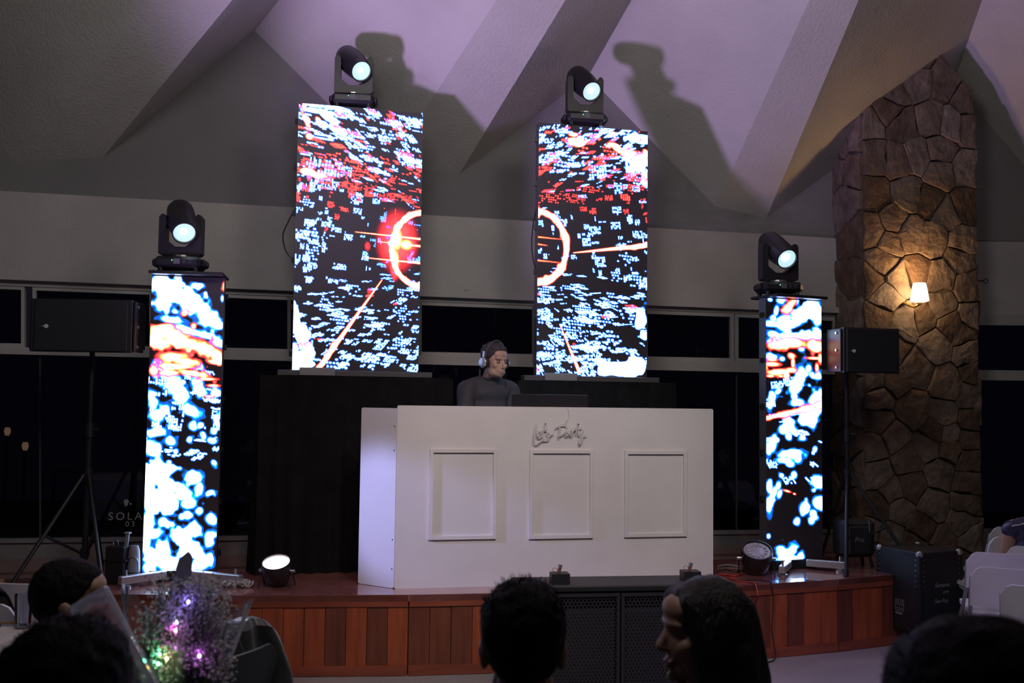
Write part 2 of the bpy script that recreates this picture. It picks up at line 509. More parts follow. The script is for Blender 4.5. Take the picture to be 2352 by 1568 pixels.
def stones(origin, xdir, ndir, bound, seeds, parent, gap=0.005):
    up = V((0, 0, 1))
    for c, s in zip(voronoi(seeds, bound), seeds):
        if len(c) < 3: continue
        cen = sum(c, V((0, 0))) / len(c)
        # roughen the outline: subdivide edges and jitter, then shrink for the joint
        pts = []
        for i in range(len(c)):
            a, b = c[i], c[(i + 1) % len(c)]; L = (b - a).length
            k = max(1, int(L / 0.07))
            for t in range(k):
                q = a + (b - a) * (t / k)
                if t: q = q + V((random.uniform(-1, 1), random.uniform(-1, 1))) * 0.013
                pts.append(q)
        if len(pts) < 3: continue
        def shr(p, g):
            d = p - cen; L = d.length
            return cen + d * max(0.3, (L - g) / max(L, 1e-4))
        g = gap * random.uniform(0.5, 1.5)
        dep = random.uniform(0.010, 0.034)
        tilt = V((random.uniform(-0.08, 0.08), random.uniform(-0.08, 0.08)))
        rings = [(0.0, -0.05), (0.0, dep * 0.6), (0.006, dep), (0.05, dep + 0.004)]
        verts = []; faces = []; n = len(pts)
        for (gg, dd) in rings:
            for p in pts:
                q = shr(p, g + gg)
                h = dd + (tilt.dot(q - cen) if dd > 0 else 0)
                if dd > 0: h += noise.noise(V((q.x * 9, q.y * 9, origin.x))) * 0.010
                verts.append(origin + xdir * q.x + up * q.y + ndir * h)
        for r in range(3):
            for i in range(n):
                faces.append([r * n + i, r * n + (i + 1) % n, (r + 1) * n + (i + 1) % n, (r + 1) * n + i])
        faces.append([3 * n + i for i in range(n)])
        mb = MB(); mb.add(verts, faces); mb.build('stone', m_stone, parent)
    return
seeds_px = [(2095,136),(2049,213),(2102,189),(2165,193),(2218,236),(1996,282),(2036,252),(2072,290),(2138,279),(2178,286),(2223,292),
 (2006,362),(2059,372),(2102,357),(2158,398),(2158,346),(2218,395),(2009,448),(2082,445),(2138,465),(2168,490),(2218,471),
 (2006,531),(2049,510),(2042,556),(2089,541),(2138,551),(2208,560),(1999,644),(2027,599),(2030,682),(2062,639),(2103,625),
 (2156,639),(2203,592),(2222,660),(2013,728),(2077,742),(2119,730),(2161,700),(2228,728),(2147,790),(2181,748),(2212,765),
 (2223,810),(2052,805),(2103,846),(2052,875),(2175,883),(2236,855),(2007,875),(2018,914),(2091,939),(2167,953),(2225,912),
 (2016,968),(2145,996),(2226,966),(2048,1004),(2006,1027),(2080,1055),(2132,1022),(2178,998),(2180,1028),(2222,1008),(2224,1057),
 (2015,1087),(2158,1087),(2091,1118),(2222,1110),(2015,1165),(2064,1170),(2048,1132),(2142,1160),(2217,1155),(2114,1214),
 (2208,1199),(2043,1230),(1997,1218),(2098,1250),(2165,1246),(2229,1240),(2010,1278),(2070,1292),(2140,1285),(2210,1290),
 (2030,1335),(2110,1340),(2190,1335),(2010,1385),(2090,1392),(2170,1388),(2228,1380)]
FN = WN
def front2d(px, py):
    p = PP(px, py, C0, FN); return V(((p - C0).dot(WX), p.z))
sd = [front2d(*p) for p in seeds_px]
ptop = front2d(2118, 112); pl = front2d(1980, 236); pr = front2d(2247, 222)
bound = [V((0, -0.02)), V((PWID, -0.02)), V((PWID, pr.y + 0.05)), V((ptop.x, ptop.y + 0.08)), V((0, pl.y + 0.05))]
up = V((0, 0, 1))
core = [C0 + WX * q.x + up * q.y for q in bound]
MB().prism([p - FN * 0.02 for p in core], -FN * (PD - 0.04)).build('mortar_core', m_mortar, pier)
stones(C0, WX, FN, bound, sd, pier)
# left flank of the pier
SX = -FN                                               # runs from the front corner back to the wall
sbound = [V((0.0, -0.02)), V((PD + 0.02, -0.02)), V((PD + 0.02, pl.y - 0.30)), V((0.0, pl.y + 0.02))]
ss = []
y = 0.12
while y < pl.y:
    x = random.uniform(0.08, 0.3)
    ss.append(V((x, y + random.uniform(-0.05, 0.05))))
    if random.random() < 0.6: ss.append(V(((x + 0.24) % 0.44, y + random.uniform(0.0, 0.12))))
    y += random.uniform(0.2, 0.32)
stones(C0.copy(), SX, -WX, sbound, ss, pier, 0.008)
# right flank
stones(C1.copy(), SX, WX, sbound, [V((s.x, s.y * 0.98 + 0.05)) for s in ss], pier, 0.008)

# ------------------------------------------------------------------ stage
ZS = 0.48
m_plank = M('stage_plank', (0.29, 0.066, 0.024), 0.45, noise_amt=0.35, noise_scale=3.0, stretch=(6, 6, 0.6), bump=0.1, bump_scale=30)
m_plankd = M('stage_plank_dark', (0.13, 0.036, 0.018), 0.5, noise_amt=0.4, noise_scale=3.0, stretch=(6, 6, 0.5), bump=0.1, bump_scale=30)
m_rail = M('stage_rail', (0.22, 0.055, 0.028), 0.4, noise_amt=0.25, noise_scale=3.0, stretch=(0.8, 0.8, 6))
m_deck = M('stage_deck', (0.26, 0.10, 0.085), 0.25, noise_amt=0.3, noise_scale=6, bump=0.04, bump_scale=20, coat=1.0)
sp = [V((-4.4, 6.02, 0)), V((-2.85, 5.96, 0)), V((-1.707, 5.965, 0)), V((-0.6, 6.057, 0)), V((0.42, 6.22, 0)), V((1.33, 6.44, 0)), V((2.21, 6.77, 0)), V((2.95, 7.12, 0))]
stage = bpy.data.objects.new('floor_stage', None); COL.objects.link(stage); stage['kind'] = 'structure'
W[stage] = Matrix.Identity(4)
back = [V((2.95, 8.58, 0)), V((-4.4, 7.02, 0))]
poly = [p + V((0, 0, ZS)) for p in sp] + [p + V((0, 0, ZS)) for p in back]
# deck boards along the stage, cut into sections
MB().prism(poly, (0, 0, -0.04)).build('deck', m_deck, stage)
for i in range(len(sp) - 1):
    a, b = sp[i], sp[i + 1]; d = (b - a); L = d.length; d = d / L; n = V((d.y, -d.x, 0))
    def seg(t0, t1, z0, z1, o0, o1):
        return MB().prism([a + d * t0 + n * o1 + V((0, 0, z0)), a + d * t1 + n * o1 + V((0, 0, z0)),
                           a + d * t1 + n * o1 + V((0, 0, z1)), a + d * t0 + n * o1 + V((0, 0, z1))], n * (o0 - o1))
    seg(0.004, L - 0.004, 0.408, ZS - 0.003, -0.02, 0.0).build('stage_rail', m_rail, stage)
    seg(0.004, L - 0.004, 0.003, 0.062, -0.02, 0.004).build('stage_rail', m_rail, stage)
    k = max(1, round(L / 0.128)); w = L / k
    for j in range(k):
        seg(j * w + (0.004 if j == 0 else 0.0016), (j + 1) * w - (0.004 if j == k - 1 else 0.0016), 0.06, 0.41, -0.03, -0.008 + random.uniform(-0.002, 0.002)).build(
            'plank', m_plankd if random.random() < 0.25 else m_plank, stage)
    seg(0, L, 0.0, 0.44, -0.06, -0.035).build('stage_backing', m_plankd, stage)
# ================================================================== LED SCREENS
m_black = M('black_plastic', (0.012, 0.012, 0.014), 0.45)
m_blackm = M('black_metal', (0.02, 0.02, 0.023), 0.4, metal=0.3)
m_steel = M('bare_steel', (0.55, 0.55, 0.57), 0.35, metal=0.9)
m_alu = M('aluminium', (0.62, 0.62, 0.64), 0.4, metal=0.8)
m_cab = M('cabinet_edge', (0.10, 0.10, 0.11), 0.4, metal=0.3)
m_cab2 = M('cabinet_rail', (0.25, 0.25, 0.27), 0.5, metal=0.3)
m_led = attr_mat('led_matrix', 'led', rough=0.45, emission=True, base=(0.045, 0.038, 0.048))
m_cable = M('black_cable', (0.01, 0.01, 0.011), 0.5)

LED_GAIN = 1.4
class Screen:
    """paints a LED matrix in the photo's own picture coordinates"""
    def __init__(self, x0, y0, x1, y1, nx, ny, halo=2.2):
        self.b = (x0, y0, x1, y1); self.n = (nx, ny)
        self.X, self.Y = np.meshgrid(np.linspace(x0, x1, nx), np.linspace(y0, y1, ny))
        self.w = np.zeros((ny, nx)); self.r = np.zeros((ny, nx)); self.halo = halo
        self.rag = np.zeros((ny, nx))
        for sc, am in ((9.0, 0.16), (22.0, 0.20)):
            gx = rng.normal(size=(int((y1 - y0) / sc) + 3, int((x1 - x0) / sc) + 3))
            U = (self.X - x0) / sc; T = (self.Y - y0) / sc
            i = U.astype(int); j = T.astype(int); fu = U - i; ft = T - j
            fu = fu * fu * (3 - 2 * fu); ft = ft * ft * (3 - 2 * ft)
            self.rag += am * (gx[j, i] * (1 - fu) * (1 - ft) + gx[j, i + 1] * fu * (1 - ft) + gx[j + 1, i] * (1 - fu) * ft + gx[j + 1, i + 1] * fu * ft)
    def blob(self, cx, cy, rx, ry, ang=0.0, red=False, p=2.0, soft=0.55, amp=1.0):
        x0, y0, x1, y1 = self.b; nx, ny = self.n
        m = max(rx, ry) * 1.8 + 2
        i0 = max(0, int((cx - m - x0) / (x1 - x0) * nx)); i1 = min(nx, int((cx + m - x0) / (x1 - x0) * nx) + 2)
        j0 = max(0, int((cy - m - y0) / (y1 - y0) * ny)); j1 = min(ny, int((cy + m - y0) / (y1 - y0) * ny) + 2)
        if i0 >= i1 or j0 >= j1: return
        X = self.X[j0:j1, i0:i1] - cx; Yv = self.Y[j0:j1, i0:i1] - cy
        c, s = math.cos(ang), math.sin(ang)
        a = np.abs((X * c + Yv * s) / rx); b = np.abs((-X * s + Yv * c) / ry)
        d = (a ** p + b ** p) ** (1 / p)
        rm = min(rx, ry)
        if rm > 5: d = d * (1 + self.rag[j0:j1, i0:i1])
        sw = min(self.halo, 0.45 * rm + 0.5) * (1.5 * soft if soft > 0.8 else 1.0)
        v = np.clip(0.55 + (1.0 - d) * rm / (2 * sw), 0, 1) * amp
        f = self.r if red else self.w
        f[j0:j1, i0:i1] = np.maximum(f[j0:j1, i0:i1], v)
    def glow(self, cx, cy, rx, ry, amp):
        d2 = ((self.X - cx) / rx) ** 2 + ((self.Y - cy) / ry) ** 2
        self.r = np.maximum(self.r, amp * np.exp(-d2))
    def lattice(self, cx, cy, rx, ry, sz=2.2, skew=0.3, red=False, drop=0.22, seed=0):
        rr = random.Random(int(cx * 7 + cy + seed)); st = sz * 3.0
        n = int(max(rx, ry) / st) + 1
        for a in range(-n, n + 1):
            for b in range(-n, n + 1):
                x = a * st + b * st * skew; y = b * st * 1.05 + a * st * 0.08
                q2 = (x / rx) ** 2 + (y / ry) ** 2
                if q2 > 1.0 + rr.uniform(-0.6, 0.5) or rr.random() < drop + 0.25 * q2: continue
                self.blob(cx + x, cy + y, sz * rr.uniform(0.75, 1.25), sz * rr.uniform(0.75, 1.0), skew * 0.3, red, p=3.0, soft=0.3, amp=0.66 if red else 1.0)
    def seg(self, xa, ya, xb, yb, wa, wb, red=True, amp=1.0):
        n = int(max(abs(xb - xa), abs(yb - ya)) / 1.2) + 2
        for t in np.linspace(0, 1, n):
            self.blob(xa + (xb - xa) * t, ya + (yb - ya) * t, wa + (wb - wa) * t, wa + (wb - wa) * t, red=red, soft=0.7, amp=amp)
    def city(self, n, cx, cy, lo=(0, 9999), redp=None, dens=None, k=0.011, base=1.2, seed=1):
        rr = random.Random(seed); x0, y0, x1, y1 = self.b; done = 0; tries = 0
        while done < n and tries < n * 30:
            tries += 1
            x = rr.uniform(x0 - 5, x1 + 5); y = rr.uniform(max(y0, lo[0]), min(y1, lo[1]))
            if dens and rr.random() > dens(x, y): continue
            done += 1
            dx, dy = x - cx, y - cy; r = math.hypot(dx, dy)
            ang = math.atan2(dy, dx)
            if math.cos(ang) < 0: ang += math.pi
            sz = base + k * r * rr.uniform(0.6, 1.25)
            red = rr.random() < (redp(x, y) if redp else 0.0)
            ra, rb = rr.randint(1, 8), rr.randint(1, 5)
            ux, uy = math.cos(0.10 * (1 if dx < 0 else -1)), math.sin(0.10 * (1 if dx < 0 else -1))
            vx, vy = dx / max(r, 1), dy / max(r, 1)
            if abs(ux * vy - uy * vx) < 0.35: vx, vy = -uy, ux
            for a in range(ra):
                for b in range(rb):
                    if rr.random() < 0.25: continue
                    px = x + (a - ra / 2) * ux * sz * 2.6 + (b - rb / 2) * vx * sz * 2.9
                    py = y + (a - ra / 2) * uy * sz * 2.6 + (b - rb / 2) * vy * sz * 2.9
                    st = rr.uniform(0.9, 2.2)
                    if abs(vy) > 0.5:
                        self.blob(px, py, sz * st * 0.9, sz * 0.95, math.atan2(vy, vx), red, p=3.5, soft=0.35, amp=0.66 if red else 1.0)
                    else:
                        self.blob(px, py, sz * st, sz * 0.8, math.atan2(uy, ux), red, p=3.5, soft=0.35, amp=0.66 if red else 1.0)
    def color(self):
        def s(v, a, b): t = np.clip((v - a) / (b - a), 0, 1); return t * t * (3 - 2 * t)
        w, r = self.w, self.r
        C = np.zeros((*w.shape, 4)); C[..., 3] = 1
        C[..., 0] = np.maximum(2.3 * s(w, 0.55, 0.95), 3.2 * s(r, 0.15, 0.6))
        C[..., 1] = np.maximum(2.7 * s(w, 0.42, 0.85) + 0.10 * s(w, 0.05, 0.3), 1.7 * s(r, 0.55, 1.0) + 0.10 * s(r, 0.2, 0.6))
        C[..., 2] = np.maximum(3.8 * s(w, 0.10, 0.65), 1.1 * s(r, 0.72, 1.0) + 0.10 * s(r, 0.2, 0.6))
        C[..., :3] *= LED_GAIN
        return C

def screen_mesh(name, scr, p_tl, p_tr, p_bl, p_br, mat, parent, n):
    nx, ny = scr.n
    u = np.linspace(0, 1, nx); v = np.linspace(0, 1, ny)
    U, Vv = np.meshgrid(u, v)
    tl, tr, bl, br = [np.array(p) for p in (p_tl, p_tr, p_bl, p_br)]
    P = ((1 - U)[..., None] * (1 - Vv)[..., None] * tl + U[..., None] * (1 - Vv)[..., None] * tr
         + (1 - U)[..., None] * Vv[..., None] * bl + U[..., None] * Vv[..., None] * br).reshape(-1, 3)
    inv = np.array(wm(parent).inverted())
    P = P @ inv[:3, :3].T + inv[:3, 3]
    idx = np.arange(nx * ny).reshape(ny, nx)
    q = np.stack([idx[:-1, :-1], idx[1:, :-1], idx[1:, 1:], idx[:-1, 1:]], -1).reshape(-1, 4)
    me = bpy.data.meshes.new(name)
    me.vertices.add(len(P)); me.vertices.foreach_set('co', P.astype(np.float32).ravel())
    me.loops.add(len(q) * 4); me.loops.foreach_set('vertex_index', q.astype(np.int32).ravel())
    me.polygons.add(len(q)); me.polygons.foreach_set('loop_start', np.arange(0, len(q) * 4, 4, dtype=np.int32))
    me.update(calc_edges=True)
    at = me.attributes.new('led', 'FLOAT_COLOR', 'POINT')
    at.data.foreach_set('color', scr.color().reshape(-1, 4).astype(np.float32).ravel())
    return link(name, me, mat, parent)

def led_panel(name, label, xl, xr, Dl, Dr, zb, zt, scr, group, cabs=(1, 2), side=-1):
    """upright LED wall between two picture columns at two depths"""
    a = PY(xl, 900, Dl); b = PY(xr, 900, Dr); a.z = b.z = 0
    d = (b - a); w = d.length; d /= w; n = V((d.y, -d.x, 0))       # n faces the room
    t = thing(name, label, 'led screen', ((a + b) / 2) + V((0, 0, zb)), 0, group)
    th = 0.075
    up = V((0, 0, 1))
    nc, nr = cabs
    for i in range(nc):
        for j in range(nr):
            x0, x1 = w * i / nc, w * (i + 1) / nc; z0 = zb + (zt - zb) * j / nr; z1 = zb + (zt - zb) * (j + 1) / nr
            MB().prism([a + d * x0 + up * z0, a + d * x1 + up * z0, a + d * x1 + up * z1, a + d * x0 + up * z1], -n * th).build('cabinet', m_cab, t, world=True)
    e = 0.002
    o = n * 0.004
    screen_mesh('led_matrix', scr, a + d * e + up * (zt - e) + o, b - d * e + up * (zt - e) + o, a + d * e + up * (zb + e) + o, b - d * e + up * (zb + e) + o, m_led, t, n)
    # lock latches down the visible side edge
    ex = a if side < 0 else b
    for j in range(6):
        z = zb + (zt - zb) * (0.06 + 0.175 * j)
        MB().box(ex - n * 0.035 + d * (-0.008 if side < 0 else 0.008) + up * z, (0.022, 0.03, 0.035)).build('latch', m_blackm, t, world=True)
    return t, a, b, d, n, w

# ---- paint the four pictures
def dens_left(x, y):
    d = 1.0
    if 455 < y < 640 and x > 740: d = 0.20
    if 520 < y < 620 and x > 720: d = 0.12
    if y > 640: d = 1.0 if x > 760 else 0.75
    if 450 < y < 640 and x <= 740: d = 0.7
    return d
sL = Screen(669, 235, 960, 851, 280, 590, 1.5)
sL.city(150, 1100, 560, redp=lambda x, y: 0.62 if 330 < y < 470 else (0.28 if y <= 330 else 0.02), dens=dens_left, k=0.0023, base=0.72, seed=3)
sL.city(420, 1100, 560, redp=lambda x, y: 0.65 if 330 < y < 480 else (0.2 if y <= 330 else 0.03), dens=lambda x, y: 0.35 + 0.65 * dens_left(x, y), k=0.0012, base=0.62, seed=77)
sL.city(26, 1100, 520, lo=(235, 400), redp=lambda x, y: 0.12, k=0.0045, base=1.0, seed=5)
for q in ((702, 235, 26, 7, .1), (755, 240, 34, 7, .15), (735, 262, 30, 9, .6), (760, 290, 24, 10, .5), (722, 278, 18, 8, .4), (700, 250, 24, 7, .1)):
    sL.blob(*q[:4], ang=q[4], p=2.6)
for q in ((682, 240, 6, 11, 0), (686, 270, 8, 14, -.5), (716, 274, 7, 14, -.6), (695, 312, 8, 7, 0), (690, 395, 22, 8, .15), (715, 400, 26, 6, .1)):
    sL.blob(*q[:4], ang=q[4], red=True)
for q in ((676, 730, 8, 40, -.15), (684, 765, 16, 40, -.4), (690, 830, 24, 24, -.6), (672, 820, 10, 34, 0), (700, 815, 18, 14, -.4), (668, 700, 8, 12, 0), (664, 845, 8, 8, 0)):
    sL.blob(*q[:4], ang=q[4], p=2.3)
for q in ((690, 465, 20, 14, 2.0, .7), (690, 540, 26, 16, 2.6, .6), (708, 582, 18, 16, 2.2, .2), (735, 545, 8, 12, 1.8, .3), (800, 660, 22, 14, 2.0, -.3), (760, 610, 14, 8, 1.8, .2),
          (860, 745, 30, 16, 2.2, -.4), (925, 715, 26, 20, 2.0, .2), (780, 735, 24, 16, 2.2, -.6), (920, 790, 18, 18, 2.2, 0), (850, 830, 34, 16, 2.4, -.3), (780, 835, 30, 16, 2.8, .3), (740, 700, 14, 18, 2.0, .6), (920, 665, 26, 10, 1.8, 0),
          (870, 300, 26, 16, 2.6, .6), (820, 330, 24, 12, 2.2, .5), (925, 345, 24, 18, 2.4, .3)):
    sL.lattice(*q[:4], sz=q[4], skew=q[5])
for q in ((760, 360, 30, 16, 2.2, .6), (820, 380, 34, 16, 2.2, .6), (905, 280, 16, 16, 2.4, .2), (940, 375, 18, 10, 2.4, 0), (880, 400, 30, 10, 1.6, .5), (780, 395, 40, 9, 1.6, .5), (800, 420, 60, 9, 1.2, .8), (900, 440, 50, 10, 1.1, .5)):
    sL.lattice(*q[:4], sz=q[4], skew=q[5], red=True, drop=.3)
def ring(s, cx, cy, rx, ry, w):
    for t in np.linspace(0, 2 * math.pi, 420):
        s.blob(cx + rx * math.cos(t), cy + ry * math.sin(t), w, w, red=True, soft=0.9)
ring(sL, 966, 562, 74, 88, 7.5)
sL.glow(905, 545, 48, 72, 0.62); sL.glow(903, 540, 20, 40, 1.0); sL.glow(926, 552, 22, 18, 1.0); sL.glow(901, 590, 13, 40, 0.95); sL.glow(835, 560, 9, 14, 0.4); sL.glow(842, 665, 8, 10, 0.4)
for (xa, ya, xb, yb) in ((806, 528, 960, 537), (860, 548, 960, 554), (828, 587, 960, 594)):
    sL.seg(xa, ya, xb, yb, 0.8, 2.6)
sL.seg(899, 470, 899, 640, 1.0, 1.0, amp=0.6)
sL.seg(870, 638, 728, 848, 1.0, 6.5)
sL.w *= (1 - 0.85 * np.clip(sL.r * 1.3, 0, 1))

def dens_right(x, y):
    d = 1.0
    if 440 < y < 650: d = 0.10 if x < 1400 else 0.3
    if 400 < y <= 440: d = 0.4
    if y > 650: d = 1.0
    if y > 720 and x > 1400: d = 0.35
    return d
sR = Screen(1231, 280, 1485, 872, 250, 580, 1.5)
sR.city(140, 1100, 560, redp=lambda x, y: 0.70 if 385 < y < 470 else (0.22 if y <= 385 else 0.02), dens=dens_right, k=0.0026, base=0.72, seed=11)
sR.city(380, 1100, 560, redp=lambda x, y: 0.7 if 385 < y < 490 else (0.2 if y <= 385 else 0.03), dens=lambda x, y: 0.3 + 0.7 * dens_right(x, y), k=0.0012, base=0.62, seed=78)
sR.city(24, 1100, 520, lo=(290, 400), redp=lambda x, y: 0.35, k=0.005, base=1.0, seed=12)
for q in ((1465, 300, 30, 12, .1), (1465, 360, 22, 18, -.6), (1478, 395, 10, 24, 0), (1450, 372, 20, 8, -.2), (1440, 345, 14, 7, -.7)):
    sR.blob(*q[:4], ang=q[4], p=2.5)
for q in ((1318, 318, 28, 10, .1), (1310, 302, 14, 6, 0), (1440, 335, 16, 8, -.1), (1480, 335, 7, 10, 0), (1405, 293, 6, 6, 0), (1412, 325, 8, 14, -.9)):
    sR.blob(*q[:4], ang=q[4], red=True)
for q in ((1470, 735, 12, 34, .2), (1478, 770, 9, 16, -.5), (1425, 854, 46, 18, .05), (1462, 850, 22, 20, .2), (1392, 852, 22, 16, .0)):
    sR.blob(*q[:4], ang=q[4], p=2.3)
for q in ((1250, 735, 26, 16, 2.4, 0), (1395, 785, 26, 30, 3.0, -.4), (1440, 725, 18, 26, 2.4, -.5), (1258, 810, 18, 28, 3.0, 0), (1350, 800, 26, 14, 2.6, .3), (1365, 825, 26, 20, 3.0, .4), (1330, 745, 40, 16, 2.2, .2), (1438, 592, 20, 14, 2.2, -.3),
          (1300, 770, 40, 16, 2.0, .1), (1410, 632, 16, 14, 2.0, .4), (1462, 640, 22, 20, 2.4, 0), (1250, 672, 20, 8, 1.8, 0), (1300, 668, 24, 10, 1.7, .2), (1400, 690, 24, 16, 2.2, -.4), (1380, 735, 30, 18, 2.4, .4), (1245, 690, 20, 10, 1.6, 0), (1330, 715, 26, 10, 1.8, .2),
          (1284, 370, 30, 22, 2.6, -.1), (1375, 352, 22, 9, 2.6, -.3), (1450, 400, 24, 12, 2.2, -.5)):
    sR.lattice(*q[:4], sz=q[4], skew=q[5])
for q in ((1325, 322, 34, 18, 2.8, -.1), (1390, 335, 26, 12, 2.4, -.6), (1450, 420, 34, 12, 2.0, -.6), (1340, 430, 40, 10, 1.6, -.4), (1260, 455, 26, 14, 1.7, 0), (1245, 385, 10, 12, 2.4, 0), (1320, 455, 30, 12, 1.4, -.3)):
    sR.lattice(*q[:4], sz=q[4], skew=q[5], red=True, drop=.25)
ring(sR, 1230, 573, 66, 83, 7.0)
sR.seg(1312, 583, 1487, 556, 0.9, 6.5)
sR.seg(1284, 756, 1328, 862, 1.0, 4.0)
for (ya, yb, xb) in ((550, 553, 1288), (567, 569, 1252), (605, 608, 1285)):
    sR.seg(1231, ya, xb, yb, 1.8, 0.7, amp=0.75)
sR.w *= (1 - 0.85 * np.clip(sR.r * 1.3, 0, 1))

sA = Screen(340, 642, 508, 1318, 120, 470, 6.5)
for q in ((385, 680, 46, 44, .3), (430, 700, 50, 32, .6), (470, 735, 42, 22, .4), (360, 660, 28, 40, 0), (370, 705, 34, 24, 0), (500, 752, 26, 12, .2),
          (445, 662, 18, 9, 0), (385, 743, 36, 10, 0.1), (420, 765, 50, 12, .25), (470, 778, 34, 8, .2), (500, 795, 22, 12, .3), (505, 690, 4, 9, 0),
          (360, 848, 16, 18, .6), (355, 870, 10, 12, 0), (375, 868, 18, 12, .5), (402, 895, 26, 34, -.5), (415, 915, 24, 28, -.6), (440, 950, 30, 18, .6), (455, 895, 16, 34, -.4),
          (350, 930, 12, 28, -.3), (362, 962, 26, 18, -.4), (378, 950, 16, 14, 0), (458, 850, 10, 10, 0), (430, 870, 12, 8, 0), (495, 912, 10, 12, -.4), (500, 975, 9, 20, -.3),
          (365, 1002, 30, 12, 0), (395, 1022, 16, 14, 0), (400, 990, 14, 8, .2), (445, 985, 12, 12, 0), (463, 985, 9, 9, 0), (438, 1017, 8, 10, 0), (355, 1040, 24, 20, 0),
          (446, 1046, 9, 9, 0), (470, 1008, 8, 12, -.3), (490, 1020, 12, 8, .2), (495, 1000, 9, 7, 0), (497, 1070, 8, 8, 0), (408, 1046, 8, 8, 0), (393, 1070, 7, 6, 0),
          (370, 1095, 40, 36, .4), (390, 1120, 26, 26, 0), (345, 1120, 22, 34, 0), (360, 1160, 34, 40, 0), (395, 1165, 34, 34, 0), (420, 1130, 24, 18, .8), (452, 1105, 22, 18, .4),
          (430, 1145, 28, 16, 0), (465, 1130, 14, 22, .3), (440, 1165, 26, 14, 0), (490, 1140, 12, 7, -.3), (438, 1166, 14, 14, 0), (350, 1205, 20, 40, 0), (440, 1190, 13, 13, 0), (385, 1205, 15, 14, 0),
          (427, 1193, 9, 9, 0), (467, 1180, 10, 10, 0), (495, 1200, 16, 18, 0), (360, 1230, 26, 16, 0), (430, 1240, 30, 26, 0), (460, 1225, 20, 22, 0), (385, 1265, 26, 28, 0), (360, 1285, 22, 34, 0),
          (450, 1270, 38, 34, 0), (492, 1245, 14, 26, 0), (400, 1300, 40, 24, 0), (470, 1300, 30, 22, 0), (495, 1290, 12, 22, 0), (345, 1250, 14, 40, 0), (440, 1305, 30, 20, 0), (355, 1305, 20, 18, 0)):
    sA.blob(q[0], q[1], q[2] * 0.80, q[3] * 0.78, ang=q[4], p=2.2, soft=0.5)
for q in ((375, 775, 40, 14, .25), (420, 795, 56, 16, .2), (470, 812, 40, 14, .25), (365, 800, 26, 12, .1), (395, 828, 36, 12, .0), (420, 838, 34, 10, .1), (375, 760, 22, 10, 0), (496, 825, 16, 14, 0),
          (355, 790, 20, 20, 0), (400, 850, 44, 8, .0), (440, 865, 36, 7, .15), (385, 865, 26, 6, 0), (352, 862, 12, 12, 0), (490, 838, 16, 6, .1), (475, 878, 22, 3, 0), (490, 893, 14, 3, 0), (482, 918, 12, 2.5, 0),
          (511, 660, 6, 10, 0), (418, 727, 6, 6, 0), (440, 757, 6, 6, 0)):
    sA.blob(*q[:4], ang=q[4], red=True, soft=0.6)
sA.city(36, 560, 980, lo=(850, 1060), k=0.006, base=1.2, seed=21)
sA.w *= (1 - 0.9 * np.clip(sA.r * 1.3, 0, 1))

sB = Screen(1759, 694, 1887, 1290, 96, 440, 5.0)
for q in ((1864, 716, 26, 26, .6), (1840, 730, 28, 20, -.5), (1815, 752, 32, 12, -.3), (1876, 720, 14, 30, 0), (1800, 740, 20, 8, -.3), (1775, 753, 22, 7, 0), (1790, 698, 10, 7, 0), (1768, 697, 5, 4, 0), (1782, 722, 5, 12, .2),
          (1775, 740, 6, 6, 0), (1808, 768, 10, 8, 0), (1842, 768, 4, 5, 0), (1778, 778, 16, 9, .3), (1815, 780, 34, 10, -.1), (1850, 775, 24, 12, -.2), (1875, 770, 14, 16, 0), (1790, 790, 28, 8, 0),
          (1770, 795, 12, 8, 0), (1840, 808, 8, 6, 0), (1772, 828, 14, 8, 0), (1795, 832, 6, 5, 0), (1856, 853, 9, 10, 0), (1838, 870, 15, 26, .35), (1825, 895, 14, 16, .4), (1864, 866, 6, 6, 0), (1878, 868, 7, 7, 0),
          (1822, 905, 8, 10, 0), (1822, 918, 7, 9, 0), (1828, 932, 16, 9, 0), (1772, 920, 10, 16, .4), (1785, 908, 10, 6, -.6), (1768, 938, 7, 12, .2), (1870, 925, 12, 22, .3), (1876, 945, 14, 30, .3), (1860, 955, 16, 30, .5),
          (1845, 965, 16, 18, .5), (1882, 915, 6, 14, 0), (1866, 975, 10, 18, .4), (1812, 980, 14, 14, .4), (1800, 992, 12, 10, .3), (1810, 1010, 7, 9, 0), (1822, 1000, 8, 8, 0), (1842, 1012, 10, 9, 0),
          (1772, 1030, 10, 18, .3), (1764, 1040, 7, 14, 0), (1782, 1018, 6, 6, 0), (1810, 1050, 26, 11, 0), (1800, 1064, 18, 8, 0), (1812, 1074, 10, 8, 0), (1830, 1058, 8, 12, 0), (1870, 1040, 5, 7, .3), (1866, 1048, 3.5, 4, 0),
          (1793, 1098, 6, 6, 0), (1821, 1097, 8, 9, 0), (1875, 1116, 11, 14, .2), (1766, 1125, 6, 12, 0), (1776, 1135, 7, 14, .4), (1785, 1122, 6, 10, .2), (1764, 1165, 7, 18, 0), (1768, 1160, 6, 14, .2), (1788, 1140, 5, 10, .3),
          (1846, 1175, 13, 15, 0), (1878, 1165, 14, 16, 0), (1865, 1188, 10, 12, 0), (1860, 1203, 7, 10, 0), (1827, 1204, 7, 9, 0), (1763, 1234, 4, 5, 0), (1800, 1275, 20, 14, 0), (1792, 1268, 10, 10, 0), (1815, 1270, 10, 12, 0), (1836, 1282, 8, 8, 0), (1805, 1285, 24, 8, 0)):
    sB.blob(*q[:4], ang=q[4], p=2.2, soft=0.5)
